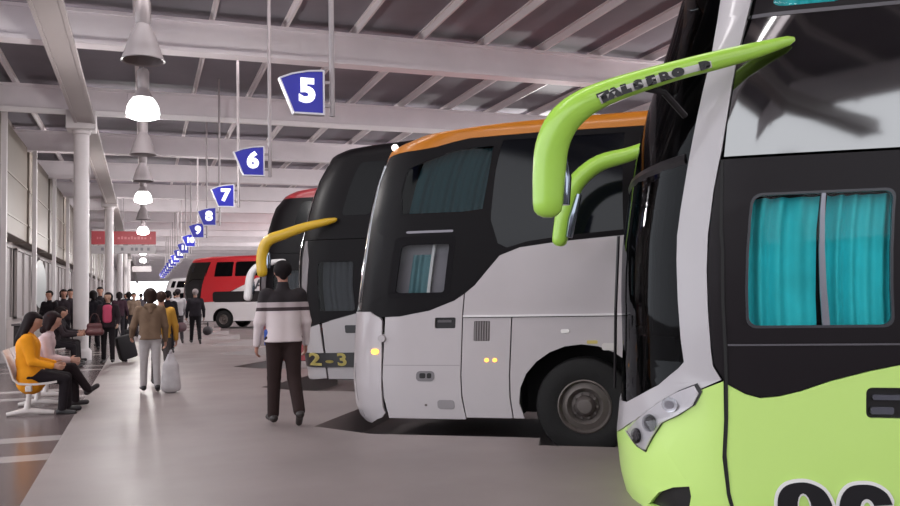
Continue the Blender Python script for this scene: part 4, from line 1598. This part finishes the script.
    tp = net_obj('jacket' if coat is None else 'coat', F, max(res, .011), Mt, body, (lambda P: np.where(np.linalg.norm(P[..., :2] - hi[:2].astype(np.float32), axis=-1) < .235 * k, hz - P[..., 2], -1.)) if coat is None else None)
    # ---- trousers
    F = Field()
    for i, s in ((0, -1), (1, 1)):
        F.cone(J['hip'] + X * s * .052 * k + z_ * .03 * k, J['hip%d' % i], .110 * k * build, .094 * k * build, .04)
        F.cone(J['hip%d' % i], J['knee%d' % i], .094 * k * build, .066 * k * baggy, .04)
        F.cone(J['knee%d' % i], J['ankle%d' % i] + (J['knee%d' % i] - J['ankle%d' % i]) * .04, .066 * k * baggy, .056 * k * baggy, .015)
    F.cone(J['hip'] + z_ * .02 * k, J['hip'] - z_ * .045 * k, .098 * k * build, .085 * k * build, .04)
    net_obj('trousers', F, max(res, .011), Mb, body)
    # ---- shoes
    for i, s in ((0, -1), (1, 1)):
        F = Field()
        F.cone(J['heel%d' % i] + z_ * .008 * k, J['toe%d' % i] + z_ * .004 * k, .042 * k, .036 * k, .02)
        F.cone(J['ankle%d' % i], J['heel%d' % i] + z_ * .01 * k, .043 * k, .042 * k, .02)
        so = net_obj('shoe', F, min(res, .012), Mf, body)
    if hood:
        F = Field()
        F.cone(ne + np.array([-.06, -.07, .0]) * k, ne + np.array([.06, -.07, .0]) * k, .05 * k, .05 * k)
        F.cone(ne + np.array([0, -.09, -.01]) * k, ne + np.array([0, -.12, -.10]) * k, .06 * k, .035 * k)
        net_obj('hood', F, res, Mt, body)
    return body


def stand(J):
    """Lift or lower a standing skeleton so that its lowest sole meets z = 0."""
    m = min(min(J['heel%d' % i][2], J['toe%d' % i][2]) for i in (0, 1))
    for k in J:
        if isinstance(J[k], np.ndarray) and not k.startswith('fd'): J[k] = J[k] - np.array([0, 0, m - .034])
    return J


def seat(J, z):
    m = J['hip'][2] - .085 - z
    for k in J:
        if isinstance(J[k], np.ndarray) and not k.startswith('fd'): J[k] = J[k] - np.array([0, 0, m])
    return J


tagged_coaches()

# the walking man in the striped sweater, seen from behind
J = stand(skeleton(1.73, lean=2, legs=((6, 2, -2), (-8, 24, -6)), arms=((4, 13, 14), (2, 13, 16)), head=(6, 0), splay=(1, 1)))
SW = zband_mat('striped_sweater', [(0, 'cdbfc0'), (1.225, '3a2c30'), (1.265, 'b0a2a4'), (1.315, '1d1519')])
man = person('man walking away in black and pale striped sweater and dark trousers', (1.43, 9.2, 0), rad(3), 1.73, J, 'c9bcbd', '2c1f1e', '1a1416', shoes='2b2322', res=.0095,
             skin='9a6a5a', build=1.13, baggy=1.12, collar=.035, top_mat=SW, fat=1.1)
F = Field()
F.cone(J['hip'] + np.array([-.175, .0, .06]), J['hip'] + np.array([-.185, .02, -.07]), .035, .02)
F.cone(J['hip'] + np.array([-.165, -.03, .05]), J['hip'] + np.array([-.17, -.03, -.03]), .03, .02)
net_obj('blue_cloth', F, .012, mat('cloth_blue', '2f4f9a', .8), man)

# the woman with the hooded jacket and the one walking at her side
J = stand(skeleton(1.50, lean=3, legs=((4, 4, 0), (-4, 10, -4)), arms=((8, 16, 40), (5, 12, 10)), head=(0, 0), splay=(1, 1)))
person('woman in brown hooded jacket and light grey trousers walking away', (.10, 13.3, 0), rad(4), 1.50, J, '6f5a4a', 'a39c9c', '2a1c18', shoes='211c20', res=.0115, hood=True,
       hair_style='bob', long_hair=.02, skin='a77a66', build=1.02, bun=False)
J = stand(skeleton(1.46, lean=3, legs=((10, 4, 0), (-10, 14, -6)), arms=((4, 12, 14), (2, 14, 6)), head=(2, 0)))
person('person in yellow jacket half hidden behind the woman in the brown jacket', (.27, 14.1, 0), rad(2), 1.46, J, 'b58738', '4a4444', '33221c', shoes='211c20', res=.0125, skin='a77a66')
r = empty('carrier_bag', (.385, 13.1, 0))
tag(r, 'whitish translucent plastic carrier bag held beside the woman in grey trousers', 'bag')
M_bag = glass('translucent_plastic', (.8, .78, .78, 1), 1.2)
M_bag = mat('carrier_plastic', 'b9b2b4', .4, var=.12, scale=9, alpha=.82)
F = Field()
F.cone((-.05, 0, .10), (-.04, 0, .40), .095, .07, .06)
F.cone((.05, 0, .10), (.04, 0, .40), .095, .07, .06)
F.cone((-.06, 0, .38), (-.025, .0, .56), .05, .022, .04)
F.cone((.06, 0, .38), (.025, .0, .56), .05, .022, .04)
net_obj('bag_body', F, .014, M_bag, r)
bm = bmesh.new()
for s in (-1, 1):
    tube(bm, [(.03 * s, 0, .54), (.012 * s, -.015, .60), (0, -.02, .63)], .014, 6)
obj('handle', bm, M_bag, r, True)

# woman in the pink top facing the camera, her bag and case
J = stand(skeleton(1.52, lean=0, legs=((6, 3, 0), (-5, 6, 0)), arms=((10, 14, 45), (4, 12, 20)), head=(2, -10)))
pk = person('woman facing the camera in dark open cardigan over a pink top', (-.72, 19.9, 0), rad(172), 1.52, J, '241a1f', '1b1619', '1f1618', shoes='1b1619', res=.0135, long_hair=.03,
            hair_style='bob', skin='a98672')
F = Field()
for s in (-1, 1):
    F.cone(J['waist'] + np.array([.03 * s, .06, -.02]), J['chest'] + np.array([.03 * s, .07, .06]), .075, .07, .03)
net_obj('pink_top', F, .014, mat('cloth_pink', 'b2405e', .8), pk)
r = empty('handbag', (-.98, 19.66, .62))
tag(r, 'brown red handbag carried by the woman in the pink top', 'handbag')
F = Field()
F.cone((-.12, 0, .08), (.12, 0, .08), .075, .075, .05).cone((-.10, 0, .22), (.10, 0, .22), .055, .055, .08)
net_obj('bag_body', F, .015, mat('maroon_leather', '5a2e30', .5), r)
bm = bmesh.new()
tube(bm, smoothline([(-.11, 0, .24), (-.07, .01, .42), (0, .02, .48), (.07, .01, .42), (.11, 0, .24)], 3), .012, 6)
obj('strap', bm, mat('maroon_strap', '40201f', .5), r, True)
r = empty('suitcase', (-.28, 20.3, 0), rad(20))
tag(r, 'black wheeled suitcase leaning beside the woman in the pink top', 'suitcase')
bm = bx(-.19, .19, -.12, .12, .07, .60, .05)
obj('case_body', bm, mat('black_nylon', '1d1a1e', .7), r, True, rot=(0, rad(-14), 0))
bm = bmesh.new()
tube(bm, [(-.20, 0, .58), (-.30, 0, .9), (-.30, 0, .92)], .012, 6)
tube(bm, [(-.30, -.07, .92), (-.30, .07, .92)], .016, 6)
obj('pull_handle', bm, mat('handle_dark', '333036', .4), r, True)
for s in (-1, 1):
    bm = bmesh.new()
    lathe(bm, [(.0, -.015), (.035, -.015), (.035, .015), (.0, .015)], 12, 'y', (-.12, s * .09, .036))
    obj('case_wheel', bm, M_tyre, r, True)

# the long dark coat, and the pair further on with their bags
J = stand(skeleton(1.56, lean=2, legs=((8, 2, 0), (-10, 10, -4)), arms=((2, 10, 10), (6, 10, 14)), head=(2, 0)))
person('person in long black coat walking away behind the yellow jacket', (.60, 22.8, 0), rad(0), 1.56, J, '1c181d', '1c181d', '1d1719', res=.0145, coat=.9, skin='9a7464')
J = stand(skeleton(1.64, lean=4, legs=((12, 2, 0), (-12, 16, -6)), arms=((4, 12, 12), (6, 14, 10)), head=(4, 0)))
person('person in dark jacket walking away with a holdall in the right hand', (1.50, 26.8, 0), rad(0), 1.64, J, '221e24', '1b181c', '8b8080', res=.016, build=1.1, skin='9a7464')
J = stand(skeleton(1.66, lean=3, legs=((10, 2, 0), (-12, 14, -6)), arms=((14, 14, 20), (6, 12, 20)), head=(0, 0)))
person('person in pale grey jacket beyond the black coat, left of the dark jacket walker', (1.02, 27.6, 0), rad(0), 1.66, J, 'a8a2a6', '3a3438', '2a2226', res=.017, skin='9a7464')


def holdall(loc, label, col, rz=0, sc=1.):
    r = empty('holdall', loc, rz)
    tag(r, label, 'bag')
    F = Field()
    F.cone((-.16 * sc, 0, .16 * sc), (.16 * sc, 0, .16 * sc), .135 * sc, .135 * sc, .05)
    net_obj('bag_body', F, .02, mat('bag_' + col, col, .7), r)
    bm = bmesh.new()
    tube(bm, smoothline([(-.1 * sc, 0, .28 * sc), (-.06 * sc, 0, .40 * sc), (.06 * sc, 0, .40 * sc), (.1 * sc, 0, .28 * sc)], 3), .014, 6)
    obj('handle', bm, mat('bag_handle', '1d1a1d', .6), r, True)
    return r


holdall((1.86, 26.75, .24), 'dark holdall in the right hand of the dark jacket walker', '2d262b', rad(80))
holdall((1.03, 26.95, .34), 'maroon holdall between the dark jacket walker and the grey jacket', '4c2b33', rad(60), 1.1)

# seated pair on the bench: facing the walkway (+x)
J = seat(skeleton(1.58, lean=-14, hunch=14, legs=((82, 80, 0), (80, 84, 0)), arms=((10, 14, 66), (14, 10, 62)), head=(22, -8), splay=(3, 3)), .42)
person('long haired woman in orange jacket seated at the near end of the bench', (-1.28, 11.42, 0), rad(-90), 1.58, J, 'dd8f1e', '1f191d', '1b1113', shoes='1d181b', res=.0115,
       long_hair=.2, hair_style='long', skin='a77a66', build=1.2, coat=.3)
J = seat(skeleton(1.58, lean=6, hunch=8, legs=((82, 78, 0), (94, 62, 10)), arms=((4, 12, 70), (8, 10, 78)), head=(12, 12), splay=(2, -8)), .42)
person('woman in pale pink top seated beside the orange jacket, legs crossed', (-1.24, 12.02, 0), rad(-90), 1.58, J, 'c9b0b2', '251d20', '241719', shoes='2a2225', res=.012, long_hair=.08,
       hair_style='bob', skin='b98d7c')

# second seat row further on, with waiting people
r2 = empty('bench', (-1.75, 19.2, 0))
tag(r2, 'white seat row beside the column carrying the dark clothed waiting people', 'bench')
src = [o for o in COL.objects if o.name == 'bench'][0]
for ch in list(src.children):
    c = ch.copy()
    COL.objects.link(c)
    c.parent = r2
crowd = [
    ('seated person in dark jacket leaning forward nearest on the second seat row', (-1.75, 19.3, 0), -90, 'seat', 1.6, '2b2226', '1e1a1e', '1c1415', .2),
    ('seated person in charcoal top with pale collar, second on the far seat row', (-1.78, 20.0, 0), -80, 'seat', 1.62, '3a3035', '221d20', '1c1415', .02),
    ('seated person in black top, third on the far seat row', (-1.78, 20.7, 0), -95, 'seat', 1.6, '1d181c', '2b2528', '241a1a', .03),
]
for i, (lb, lc, rz, md, h, a, b, c, lh) in enumerate(crowd):
    J = seat(skeleton(h, lean=-4, hunch=16 + 6 * (i == 0), legs=((84, 80, 0), (80, 76, 0)), arms=((36, 8, 50), (30, 8, 60)), head=(8, 10 * (i - 1))), .42)
    person(lb, lc, rad(rz), h, J, a, b, c, res=.015, long_hair=lh, hair_style='bob', skin='a77a66')
standing = [
    ('person in black jacket standing behind the seat row, nearest to the post', (-2.3, 24.4, 0), 150, 1.62, '1f1a1e', '1f1b20', '191314'),
    ('person in dark grey top standing behind the seated people, third from the left', (-2.02, 25.0, 0), 190, 1.66, '332b30', '1f1b20', '221818'),
    ('person in maroon black top standing just left of the nearest column', (-1.95, 26.4, 0), 170, 1.68, '2a1d22', '1f1b20', '191314'),
    ('person in black standing just right of the nearest column', (-1.28, 25.0, 0), 10, 1.62, '17141a', '17141a', '191314'),
    ('taller person in black behind the woman in the pink top', (-1.22, 27.6, 0), 175, 1.75, '1a171c', '1d1a1f', '191314'),
    ('person in dark maroon jacket beyond the woman in the pink top', (-.75, 30.5, 0), 0, 1.62, '33202a', '1d1a1f', '191314'),
    ('person in tan top far off between the pink top and the brown jacket', (-.32, 33.0, 0), 185, 1.60, '7d6a5c', '2d282c', '33261f'),
    ('person in dark blue jacket far off, left of the brown hooded jacket', (-.55, 37.0, 0), 5, 1.68, '23232f', '1d1a1f', '191314'),
    ('tiny far person in grey jacket under the far lamps', (-.1, 46.0, 0), 0, 1.66, '4b464c', '28252a', '191314'),
    ('far person in black beside the third column', (-.9, 50.0, 0), 180, 1.7, '1e1b20', '1e1b20', '191314'),
    ('far person in dark jacket walking before the white coach', (1.35, 40.0, 0), 0, 1.68, '2a262c', '1e1b20', '191314'),
]
for i, (lb, lc, rz, h, a, b, c) in enumerate(standing):
    J = stand(skeleton(h, lean=2, legs=((6, 2, 0), (-7, 9, -3)), arms=((6, 11, 14 + 20 * (i % 3)), (4, 12, 12 + 25 * (i % 2))), head=(4, 0)))
    person(lb, lc, rad(rz), h, J, a, b, c, res=.018, skin='a77a66', long_hair=.03 * (i % 2))
holdall((-.42, 33.4, 0), 'dark bag on the floor beside the tan top', '211e22')
